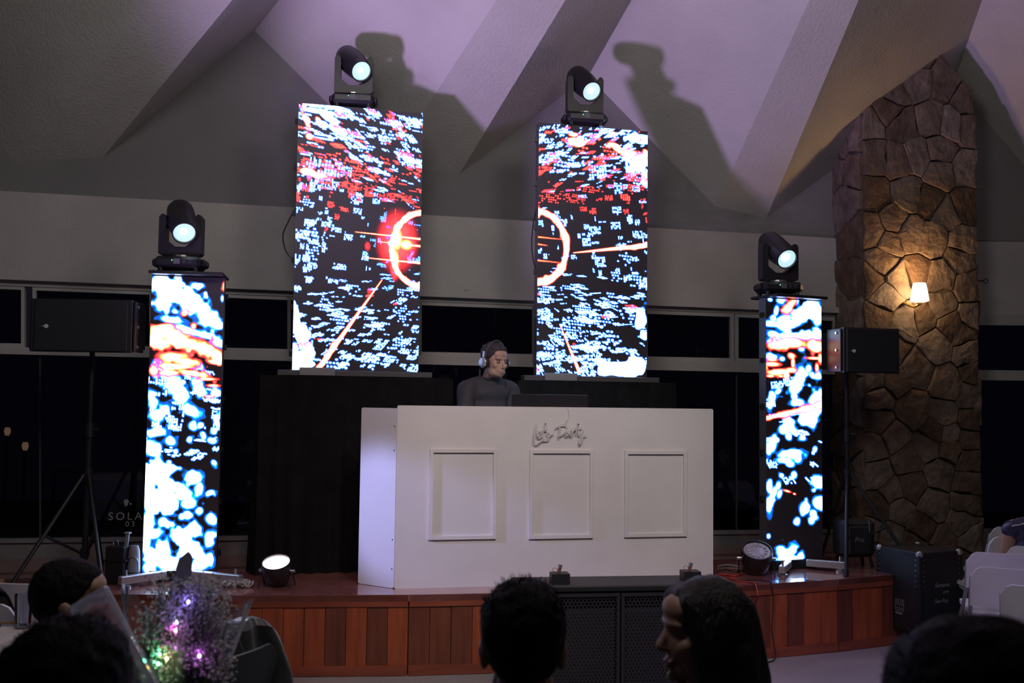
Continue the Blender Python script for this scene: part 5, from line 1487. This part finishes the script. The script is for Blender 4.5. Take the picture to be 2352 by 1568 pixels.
    if bottom is not None:
        c = MB(); c.ell(B(0, .03, .53), (.168, .128, .105))
        for s in (-1, 1): leg_prims(c, .012, s)
        bm_ = remesh(c, .012, 4, 'trousers'); bm_.materials.clear(); link('trousers', bm_, bottom, t)
        for s in (-1, 1):
            q = an[s]; sh_ = MB().caps(V((q.x, q.y + .02, .045)), V((q.x, q.y - .15, .035)), .045, .036)
            sh_.v = [V((p.x, p.y, max(0.0, p.z))) for p in sh_.v]
            sh_.build('shoe', m_shoe, t, smooth=True)
    hm = hair_mat or m_hair
    if hair == 'short':
        short_hair(t, Mh, hm, puff, rough, spikes, slen)
    elif hair == 'long':
        c = MB(); s = MB()
        s.ell((0, .022, .036), (.085, .102, .092)); s.ell((0, -.022, .074), (.058, .048, .042))
        s.caps((0, .065, .02), (0, .085, -.12), .078, .08); s.caps((0, .085, -.12), (0, .095, -.36), .08, .062)
        for x in (-1, 1):
            s.caps((x * .046, -.046, .074), (x * .068, -.030, .0), .026, .028); s.caps((x * .068, -.030, .0), (x * .070, -.016, -.10), .028, .032); s.ell((x * .066, .03, -.02), (.03, .07, .10)); s.caps((x * .070, -.016, -.10), (x * .074, .004, -.2), .032, .036)
            s.caps((x * .074, .004, -.13), (x * .082, .02, -.36), .034, .034)
            s.caps((x * .055, .06, -.05), (x * .07, .07, -.36), .05, .045)
        s.xf(Mh); c.add(s.v, s.f)
        hmsh = remesh(c, .0075, 6, 'hair'); nv = len(hmsh.vertices); cc = np.empty(nv * 3, np.float32); hmsh.vertices.foreach_get('co', cc); cc = cc.reshape(-1, 3)
        nr = np.empty(nv * 3, np.float32); hmsh.vertices.foreach_get('normal', nr); nr = nr.reshape(-1, 3)
        w = np.array([noise.noise(V((p[0] * 70, p[1] * 70, p[2] * 5))) for p in cc]) * .0025
        cc += nr * w[:, None]; hmsh.vertices.foreach_set('co', cc.ravel().astype(np.float32)); hmsh.update()
        hmsh.materials.clear(); link('hair', hmsh, hm, t)
    return t, Mh
m_hair = M('dark_hair', (0.006, 0.005, 0.005), 0.65, spec=0.15, bump=0.5, bump_scale=140, stretch=(1, 1, 0.15))
m_shoe = M('black_shoe', (0.012, 0.012, 0.012), 0.4)
m_trou = M('black_trousers', (0.014, 0.014, 0.017), 0.85)
m_shirtb = M('black_shirt', (0.016, 0.015, 0.018), 0.8, bump=0.15, bump_scale=120)
m_shirtd = M('dj_shirt', (0.026, 0.024, 0.030), 0.75, noise_amt=0.1, noise_scale=30, bump=0.15, bump_scale=120)
m_suit = M('black_suit', (0.014, 0.013, 0.016), 0.8)
m_dress = M('navy_sequin_dress', (0.030, 0.026, 0.075), 0.25, noise_amt=0.5, noise_scale=60)
m_mottle = M('grey_mottled_knit', (0.16, 0.155, 0.15), 0.9, noise_amt=0.6, noise_scale=22)

# ---- the DJ
p = at(1110, 6.92)
dj, Mh = person('person in black shirt wearing headphones, standing behind the booth', (p.x, p.y, ZS), R(30), 0.97, 'stand', skin=(0.40, 0.25, 0.18),
                top=m_shirtd, bottom=m_trou, hair_mat=M('dj_hair', (0.022, 0.017, 0.018), 0.6, bump=0.4, bump_scale=120), head_yaw=12, head_pitch=6, lean=15, voxel=0.005, eyes=True, puff=0.85, spikes=900, slen=0.013, rough=0.010,
                stubble=True, arms={(-1, 'e'): (-.24, -.10, .72), (1, 'e'): (.24, -.10, .72), (-1, 'w'): (-.14, -.30, .62), (1, 'w'): (.16, -.32, .62)})
m_tie = M('dark_tie', (0.02, 0.02, 0.022), 0.6)
MB().prism([(-.016, -.105, 1.39), (.016, -.105, 1.39), (.03, -.135, 1.12), (0, -.14, 1.06), (-.03, -.135, 1.12)], (0, -.006, 0)).build('necktie', m_tie, dj)
# headphones rest on the head: a thing of their own
Wd = W[dj]
hp = thing('headphones', 'black headphones with shiny ear cups on the DJ\'s head', 'headphones', (Wd @ Mh).translation)
m_cup = M('silver_cup', (0.55, 0.56, 0.58), 0.3, metal=0.7)
band = []
for k in range(25):
    a = math.pi * k / 24
    band.append(Wd @ Mh @ V((.096 * math.cos(a), .006 - .012 * math.sin(a), .0 + .147 * math.sin(a))))
MB().tube(band, .0075, 8).build('headband', M('band_pad', (0.045, 0.045, 0.047), 0.45), hp, world=True, smooth=True)
hx = (Wd @ Mh).to_3x3() @ V((1, 0, 0)); hx.normalize()
for s in (-1, 1):
    c = Wd @ Mh @ V((s * .078, .004, -.010))
    pad = MB().lathe([(0, .040), (.006, .044), (.022, .044), (.027, .038), (.027, 0.0)], c, hx * s, 24).build('ear_pad', m_black, hp, world=True, smooth=True)
    MB().lathe([(.026, .036), (.036, .032), (.039, .02), (.039, .0)], c, hx * s, 24).build('ear_cup', m_cup, pad, world=True, smooth=True)
    q = Wd @ Mh @ V((s * .100, .005, .045))
    MB().box(q, (.010, .018, .05), (Wd @ Mh).to_3x3() * 1.0).build('slider', m_steel, hp, world=True)
c0 = Wd @ Mh @ V((.105, .0, -.05)); c1 = V((c0.x + 0.03, c0.y - 0.02, ZS + 0.92))
MB().tube(smooth_path([c0, c0 + V((0.005, -.02, -.1)), c0.lerp(c1, .6), c1], 6), .0022, 6).build('cord', m_cable, hp, world=True)

# ---- guests
def seat(px, Y, rotz, chairlabel, dy=0.0):
    p = at(px, Y); return p
def sitter(label, px, Y, ytop, rotz, chair_label, **kw):
    p = at(px, Y); ztop = PY(px, ytop, Y).z
    s = ztop / 1.302
    fwd = V((math.sin(rotz), -math.cos(rotz), 0))
    # the head sits a little in front of the hips: put the head, not the hips, on the picture column
    chair(chair_label, p + V((0, 0, 0)), rotz)
    return person(label, p, rotz, s, **kw)
sitter('person with short black hair and black collar, seen from behind', 1206, 2.02, 1332, R(184), 'white folding chair under the guest with short hair and black collar',
       skin=(0.36, 0.22, 0.155), top=m_shirtb, bottom=m_trou, spikes=2600, slen=0.013, puff=0.95, rough=0.006, voxel=0.006, head_yaw=-6, head_pitch=6)
sitter('person with long dark hair smiling in profile toward the other guest', 1606, 2.32, 1310, R(205), 'white folding chair under the guest with long dark hair',
       skin=(0.36, 0.22, 0.155), top=m_shirtb, bottom=m_trou, hair='long', voxel=0.0048, head_yaw=79, head_pitch=3, smile=True, hair_mat=M('brown_black_hair', (0.014, 0.009, 0.008), 0.5, bump=0.6, bump_scale=160, stretch=(1, 1, 0.08)))
sitter('person in dark suit with cropped hair looking across at the stage', 186, 2.72, 1277, R(165), 'white folding chair under the guest in the dark suit',
       skin=(0.36, 0.22, 0.155), top=m_suit, bottom=m_trou, head_yaw=-58, puff=0.6, rough=0.003, spikes=900, slen=0.008, voxel=0.006)
sitter('person with round dark head of hair before the clear rose box', 190, 1.5, 1424, R(176), 'white folding chair under the guest before the rose box',
       skin=(0.36, 0.22, 0.155), top=m_shirtb, bottom=m_trou, puff=1.3, spikes=3000, slen=0.008)
sitter('person with bushy dark hair, a blurred silhouette over the road case', 2226, 1.16, 1462, R(186), 'white folding chair under the guest with bushy hair',
       skin=(0.36, 0.22, 0.155), top=m_shirtb, bottom=m_trou, puff=2.2, spikes=4200, slen=0.010, rough=0.004)
sitter('person in grey mottled knit top beside the table', -88, 1.98, 1378, R(186), 'white folding chair under the guest in the mottled knit',
       skin=(0.36, 0.22, 0.155), top=m_mottle, bottom=m_trou, puff=1.3, spikes=1200, slen=0.02)
p = at(2386, 6.25)
chair('white folding chair under the guest in the dark dress', p, R(158))
person('person in dark blue off-shoulder dress sitting beyond the white folding chairs', p, R(158), 0.93, skin=(0.36, 0.22, 0.155), top=m_dress, bottom=m_dress, sleeves='none', puff=1.5, spikes=600, slen=0.03, voxel=0.008)

# ================================================================== TABLE, GLASS, COATS
m_cloth = M('pale_tablecloth', (0.50, 0.46, 0.44), 0.85, noise_amt=0.06, noise_scale=5)
tc = PZ(100, 1434, 0.76)
tab = thing('banquet_table', 'pale cloth covered table holding the drinking glass', 'table', (tc.x - 0.62, tc.y - 0.62, 0))
MB().box((0, 0, 0.735), (1.2, 1.2, 0.03), bev=0.004).build('tabletop', M('table_wood', (0.2, 0.13, 0.08), 0.6), tab)
for sx in (-1, 1):
    for sy in (-1, 1): MB().cyl((sx * 0.52, sy * 0.52, 0), (sx * 0.52, sy * 0.52, 0.73), 0.02).build('leg', m_leg, tab)
def cloth_drape(hw, hd, ztop, drop):
    per = []
    N = 160
    for i in range(N):
        a = 2 * math.pi * i / N; cx, sy = math.cos(a), math.sin(a)
        k = 1 / max(abs(cx), abs(sy)); per.append(V((cx * k * hw, sy * k * hd)))
    vs = [(0, 0, ztop)] + [(p.x, p.y, ztop) for p in per]; fs = [[0, 1 + i, 1 + (i + 1) % N] for i in range(N)]
    rows = 6; base = 1
    for r in range(1, rows):
        t = r / (rows - 1)
        for i, p in enumerate(per):
            n = p.normalized(); o = n * (0.012 + 0.05 * t * (0.5 + 0.5 * math.sin(i * 0.55 + noise.noise(V((i * .1, 0, 0))) * 3)))
            vs.append((p.x + o.x, p.y + o.y, ztop - drop * t))
        nb = base + N
        for i in range(N): fs.append([base + i, base + (i + 1) % N, nb + (i + 1) % N, nb + i])
        base = nb
    return MB().add(vs, fs)
co_ = cloth_drape(0.605, 0.605, 0.754, 0.42).build('tablecloth', m_cloth, smooth=True); co_.location = tab.location
tag(co_, 'pale cloth draped over the table with the drinking glass', 'tablecloth')
m_glass = glass_mat('drinking_glass', (0.90, 0.92, 0.98), 0.02, 1.0)
g0 = PZ(52, 1441, 0.755)
gl = thing('drinking_glass', 'tall clear drinking glass on the pale tablecloth', 'glass', (g0.x, g0.y, 0.755))
MB().lathe([(0.0, 0.0), (0.0, 0.028), (0.128, 0.033), (0.128, 0.0305), (0.012, 0.0255), (0.012, 0.0)], (0, 0, 0), (0, 0, 1), 32).build('tumbler', m_glass, gl, smooth=True)
MB().lathe([(0.002, 0.0), (0.002, 0.026), (0.011, 0.0262), (0.011, 0.0)], (0, 0, 0), (0, 0, 1), 32).build('glass_base', M('thick_glass_base', (0.62, 0.64, 0.66), 0.1), gl, smooth=True)
g1 = PZ(28, 1434, 0.757)
tag(MB().box(g1 + V((-0.02, 0.01, 0.004)), (0.09, 0.012, 0.008), Matrix.Rotation(R(10), 3, 'Z'), 0.003).build('cutlery_handle', m_brass), 'brassy cutlery handle lying beside the drinking glass', 'cutlery')

def coat(label, chairloc, rotz, mat, w=0.50, front=0.30, back=0.45, ztop=0.845, amp=0.02, seed=0, name='draped_coat'):
    t = thing(name, label, 'coat', chairloc, rotz)
    nu, nv_ = 34, 30; vs = []; fs = []
    L = front + back + 0.12
    for j in range(nv_):
        s = -front - 0.06 + L * j / (nv_ - 1)
        for i in range(nu):
            u = -1 + 2 * i / (nu - 1)
            x = u * w / 2 * (0.60 + 0.45 * min(1.0, abs(s) / 0.22))
            if abs(s) < 0.06:
                a = s / 0.06 * math.pi / 2; y = 0.245 + 0.05 * math.sin(a); z = ztop - 0.03 + 0.035 * math.cos(a)
            else:
                sg = 1 if s > 0 else -1; y = 0.245 + sg * (0.05 + 0.06 * (abs(s) - 0.06)); z = ztop - 0.03 - (abs(s) - 0.06)
            z -= 0.07 * max(0, abs(u) - 0.55) ** 1.5 * 2.2
            d = min(1, max(0, abs(s) - 0.02) / 0.2)
            o = amp * (math.sin(u * 9 + seed + s * 3) + noise.noise(V((u * 3, s * 6, seed)))) * (0.25 + d)
            vs.append((x, y + o * (1 if s > 0 else -1), z + noise.noise(V((u * 2.5, s * 4, seed + 9))) * 0.012))
    for j in range(nv_ - 1):
        for i in range(nu - 1): fs.append([j * nu + i, j * nu + i + 1, (j + 1) * nu + i + 1, (j + 1) * nu + i])
    mb = MB().add(vs, fs); o = mb.build('cloth', mat, t, smooth=True)
    sm = o.modifiers.new('thick', 'SOLIDIFY'); sm.thickness = 0.006
    MB().box((w * 0.18, 0.315, ztop - 0.10), (0.10, 0.012, 0.09), Matrix.Rotation(R(25), 3, 'Y'), 0.004).build('lapel', mat, t)
    return t
m_coat = M('dark_satin_coat', (0.035, 0.042, 0.045), 0.35, sheen=0.2)
m_coatb = M('black_wool_coat', (0.008, 0.008, 0.009), 0.95)
c1 = at(418, 3.42)
chair('grey padded folding chair under the shiny dark coat', c1, R(244), 'dark folding chairs', dark=True)
c1b = at(462, 3.62)
coat('shiny dark coat bunched over the grey padded chair before the planks', c1b, R(232), m_coat, 0.42, 0.30, 0.5, 0.885, 0.022, 1.3)
c3 = at(14, 4.3)
chair('folding chair carrying the black wool coat', c3, R(178))
coat('black wool coat bundled over a folding chair behind the glass', c3, R(178), m_coatb, 0.40, 0.13, 0.13, 0.90, 0.02, 4.0)

# ================================================================== BOUQUET AND ROSE BOX on a near table
bt = at(392, 2.25)
nt_ = thing('side_table', 'small dark table under the bouquet and rose box', 'table', (bt.x - 0.02, bt.y - 0.02, 0))
MB().lathe([(0.0, 0.30), (0.025, 0.30)], (0, 0, 0.735), (0, 0, 1), 40).build('tabletop', m_blackm, nt_)
MB().cyl((0, 0, 0.02), (0, 0, 0.74), 0.03).build('pillar', m_blackm, nt_)
MB().lathe([(0.0, 0.22), (0.02, 0.2), (0.03, 0.04)], (0, 0, 0), (0, 0, 1), 32).build('foot', m_blackm, nt_)
ZT = 0.76
bq = thing('bouquet', 'bouquet of baby\'s breath with coloured fairy lights in clear wrap', 'bouquet', (bt.x, bt.y, ZT))
m_stem = M('flower_stem', (0.07, 0.10, 0.04), 0.7)
m_gyp = M('baby_breath_flower', (0.62, 0.60, 0.60), 0.8)
rb_ = random.Random(5)
def bpt(px, py, dy=0.0): return PY(px, py, bt.y + dy)
base = V((bt.x + 0.01, bt.y, ZT + 0.01))
heads = []
stems = MB(); fl = MB(); lf = MB()
for k in range(520):
    px = rb_.gauss(432, 58); py = rb_.uniform(1335, 1560)
    if px < 305 or px > 525: continue
    if py < 1400 and abs(px - 440) > 85: continue
    q = bpt(px, py, rb_.uniform(-0.07, 0.07)); heads.append(q)
    m_ = base.lerp(q, 0.6) + V((rb_.uniform(-.01, .01), rb_.uniform(-.01, .01), 0))
    stems.tube([base + V((rb_.uniform(-.015, .015), rb_.uniform(-.015, .015), 0)), m_, q], 0.0009, 4)
    for j in range(10):
        o = V((rb_.gauss(0, .012), rb_.gauss(0, .012), rb_.gauss(0, .012)))
        c = q + o; r = rb_.uniform(.0026, .0050)
        d1, d2 = V((rb_.uniform(-1, 1), rb_.uniform(-1, 1), rb_.uniform(-1, 1))).normalized(), V((0, 0, 0))
        a = d1.orthogonal().normalized(); b = d1.cross(a)
        fl.add([c + d1 * r * .6] + [c + (a * math.cos(R(72 * i)) + b * math.sin(R(72 * i))) * r for i in range(5)] + [c - d1 * r * .6],
               [[0, 1 + i, 1 + (i + 1) % 5] for i in range(5)] + [[6, 1 + (i + 1) % 5, 1 + i] for i in range(5)])
    if rb_.random() < .6:
        d = V((rb_.uniform(-1, 1), rb_.uniform(-1, 1), rb_.uniform(.2, 1))).normalized(); s = d.orthogonal().normalized() * .004
        c = base.lerp(q, rb_.uniform(.45, .9)); lf.add([c, c + d * .02 + s, c + d * .045, c + d * .02 - s], [[0, 1, 2, 3]])
o = stems.build('stems', m_stem, bq, world=True); o['kind'] = 'stuff'
o = fl.build('tiny_flowers', m_gyp, bq, world=True); o['kind'] = 'stuff'
o = lf.build('small_leaves', M('leaf_green', (0.05, 0.10, 0.03), 0.6), bq, world=True); o['kind'] = 'stuff'
# pointed grey card rising from the flowers
cp = [(404, 1500), (402, 1360), (401, 1320), (404, 1302), (410, 1284), (420, 1275), (431, 1266), (437, 1272), (442, 1282), (440, 1300), (439, 1318), (442, 1330), (438, 1345), (438, 1500)]
MB().prism([bpt(x, y, 0.0) for x, y in cp], (0, 0.006, 0)).build('pointed_card', film_mat('grey_card', (0.3, 0.3, 0.3), 0.97, (0.50, 0.50, 0.52), 0.6), bq, world=True)
# fairy lights: lamp and a little coloured light each
for (px, py, col) in ((407, 1428, (0.35, 0.30, 1.0)), (404, 1448, (1.0, 0.10, 0.8)), (458, 1506, (0.75, 0.15, 1.0)), (383, 1512, (1.0, 0.6, 0.1)), (363, 1524, (0.1, 1.0, 0.45)), (432, 1382, (0.25, 0.15, 1.0)), (366, 1503, (0.05, 0.9, 0.4))):
    q = bpt(px, py, -0.06)
    nm = 'fairy_%02d%02d%02d' % tuple(int(c * 9) for c in col)
    MB().ell(q, (.0034, .0034, .0042), sub=2).build('fairy_light', M(nm, col, 0.3, emit=tuple(0.35 + 0.65 * c for c in col), emit_str=9), bq, world=True)
    l = bpy.data.lights.new('fairy_light_glow', 'POINT'); l.energy = 0.02; l.color = col; l.shadow_soft_size = 0.004
    lo = bpy.data.objects.new('fairy_light_glow', l); COL.objects.link(lo); lo.location = q + V((0, -0.012, 0.006))
# clear film wrap: crumpled open cone
film = film_mat('clear_film', (0.90, 0.92, 0.97), 0.10, (0.75, 0.78, 0.85), 0.10)
N = 72; vs = []; fs = []
top_rim = lambda a: (0.135 + 0.02 * math.sin(3 * a + 1) + 0.012 * math.sin(7 * a), 0.235 + 0.045 * math.sin(2 * a + 2.2) + 0.02 * math.sin(5 * a))
rows = 12
for r in range(rows):
    t = r / (rows - 1)
    for i in range(N):
        a = 2 * math.pi * i / N; R1, H1 = top_rim(a)
        rad = 0.03 + (R1 - 0.03) * (t ** 0.8) + 0.006 * math.sin(a * 11 + t * 4) * t
        vs.append((base.x + rad * math.cos(a) + 0.015 * t, base.y + rad * 0.8 * math.sin(a), ZT + 0.004 + (H1 + 0.16) * t))
for r in range(rows - 1):
    for i in range(N): fs.append([r * N + i, r * N + (i + 1) % N, (r + 1) * N + (i + 1) % N, (r + 1) * N + i])
MB().add(vs, fs).build('clear_wrap', film, bq, world=True, smooth=True)

# rose in a clear square tube leaning beside it
D2 = 2.02
a0 = PY(392, 1690, D2); a1 = PY(203, 1372, D2)
a0.z = max(a0.z, ZT + 0.02)
ax = (a1 - a0).normalized(); L = (a1 - a0).length
rx_ = V((0, 1, 0)).cross(ax).normalized(); ry_ = ax.cross(rx_)
ang45 = R(18); u = rx_ * math.cos(ang45) + ry_ * math.sin(ang45); v2 = -rx_ * math.sin(ang45) + ry_ * math.cos(ang45)
box = thing('rose_box', 'single rose in a clear square plastic tube, leaning', 'rose box', a0)
clear = film_mat('clear_plastic', (0.92, 0.93, 0.96), 0.30, (0.80, 0.82, 0.86), 0.10)
w0, w1 = 0.022, 0.036
cor = lambda p, w: [p + u * w + v2 * w, p - u * w + v2 * w, p - u * w - v2 * w, p + u * w - v2 * w]
c0_, c1_ = cor(a0, w0), cor(a1, w1)
for i in range(4):
    MB().add([c0_[i], c0_[(i + 1) % 4], c1_[(i + 1) % 4], c1_[i]], [[0, 1, 2, 3]]).build('tube_side', clear, box, world=True)
MB().add(c1_, [[0, 1, 2, 3]]).build('tube_lid', clear, box, world=True)
edge_m = film_mat('plastic_edge', (0.85, 0.87, 0.90), 0.6, (0.80, 0.82, 0.86), 0.2)
for i in range(4):
    MB().tube([c0_[i], c1_[i]], 0.0022, 6).build('tube_edge', edge_m, box, world=True)
    MB().tube([c1_[i], c1_[(i + 1) % 4]], 0.0022, 6).build('tube_edge', edge_m, box, world=True)
rc = a0.lerp(a1, 0.86)
m_rose = M('dusky_rose', (0.40, 0.17, 0.13), 0.7)
rose = MB().lathe([(-0.03, 0.006), (-0.02, 0.02), (0.0, 0.024), (0.018, 0.019), (0.026, 0.008)], rc, ax, 16).build('rose_heart', m_rose, box, world=True, smooth=True)
for k in range(9):
    aa = R(40 * k); dd = u * math.cos(aa) + v2 * math.sin(aa); ss = ax.cross(dd)
    b0 = rc - ax * 0.028
    MB().add([b0, b0 + dd * .018 + ss * .012 + ax * .015, b0 + dd * .026 + ss * .008 + ax * .040, b0 + dd * .030 + ax * .046, b0 + dd * .026 - ss * .008 + ax * .040, b0 + dd * .018 - ss * .012 + ax * .015], [[0, 1, 2, 3, 4, 5]]).build('petal', m_rose, box, world=True)
MB().tube([a0 + ax * 0.01, rc - ax * 0.03], 0.003, 6).build('stem', m_stem, box, world=True)
for k in range(12):
    q = a0.lerp(a1, 0.25 + 0.045 * k); aa = R(137 * k); dd = u * math.cos(aa) + v2 * math.sin(aa); ss = ax.cross(dd) * .007
    MB().add([q, q + dd * .010 + ss + ax * .018, q + dd * .016 + ax * .042, q + dd * .010 - ss + ax * .018], [[0, 1, 2, 3]]).build('leaf', M('leaf_green', (0.05, 0.10, 0.03), 0.6), box, world=True)
# ================================================================== thin stage smoke
def smoke_mat(name, dens, scale, thr, seed):
    m = bpy.data.materials.new(name); m.use_nodes = True; nt = m.node_tree; nt.nodes.clear()
    out = nt.nodes.new('ShaderNodeOutputMaterial'); vol = nt.nodes.new('ShaderNodeVolumeScatter')
    vol.inputs['Color'].default_value = (0.85, 0.85, 0.9, 1); vol.inputs['Anisotropy'].default_value = 0.2
    tc = nt.nodes.new('ShaderNodeTexCoord'); mp = nt.nodes.new('ShaderNodeMapping'); mp.inputs['Location'].default_value = (seed, seed * 2, 0)
    nt.links.new(tc.outputs['Object'], mp.inputs['Vector'])
    n = nt.nodes.new('ShaderNodeTexNoise'); n.inputs['Scale'].default_value = scale; n.inputs['Detail'].default_value = 3; n.inputs['Distortion'].default_value = 1.2
    nt.links.new(mp.outputs[0], n.inputs['Vector'])
    mr = nt.nodes.new('ShaderNodeMapRange'); mr.inputs['From Min'].default_value = thr; mr.inputs['From Max'].default_value = thr + 0.25; mr.inputs['To Max'].default_value = dens
    nt.links.new(n.outputs['Fac'], mr.inputs['Value'])
    # fade to nothing at the edge of the cloud (unit sphere in object space)
    ln = nt.nodes.new('ShaderNodeVectorMath'); ln.operation = 'LENGTH'; nt.links.new(tc.outputs['Object'], ln.inputs[0])
    fr = nt.nodes.new('ShaderNodeMapRange'); fr.inputs['From Min'].default_value = 1.0; fr.inputs['From Max'].default_value = 0.35
    nt.links.new(ln.outputs['Value'], fr.inputs['Value'])
    mu = nt.nodes.new('ShaderNodeMath'); mu.operation = 'MULTIPLY'
    nt.links.new(mr.outputs[0], mu.inputs[0]); nt.links.new(fr.outputs[0], mu.inputs[1])
    nt.links.new(mu.outputs[0], vol.inputs['Density']); nt.links.new(vol.outputs[0], out.inputs['Volume'])
    return m
for k, (px, py, Y, sx, sy, sz, dens, sc, thr, lb) in enumerate((
        (860, 200, 7.25, 0.80, 0.16, 0.60, 2.0, 2.2, 0.38, 'thin smoke drifting around the moving head over the flaring ring'),
        (1690, 505, 7.55, 0.75, 0.25, 0.42, 2.0, 2.8, 0.42, 'thin smoke wisps between the plain ring screen and stone pier'))):
    p = PY(px, py, Y)
    me = MB().ell((0, 0, 0), (1, 1, 1), sub=3).mesh('smoke')
    o = link('stage_smoke', me, smoke_mat('smoke_%d' % k, dens, sc, thr, 3.0 + k))
    o.location = p; o.scale = (sx, sy, sz)
    tag(o, lb, 'smoke', kind='stuff')
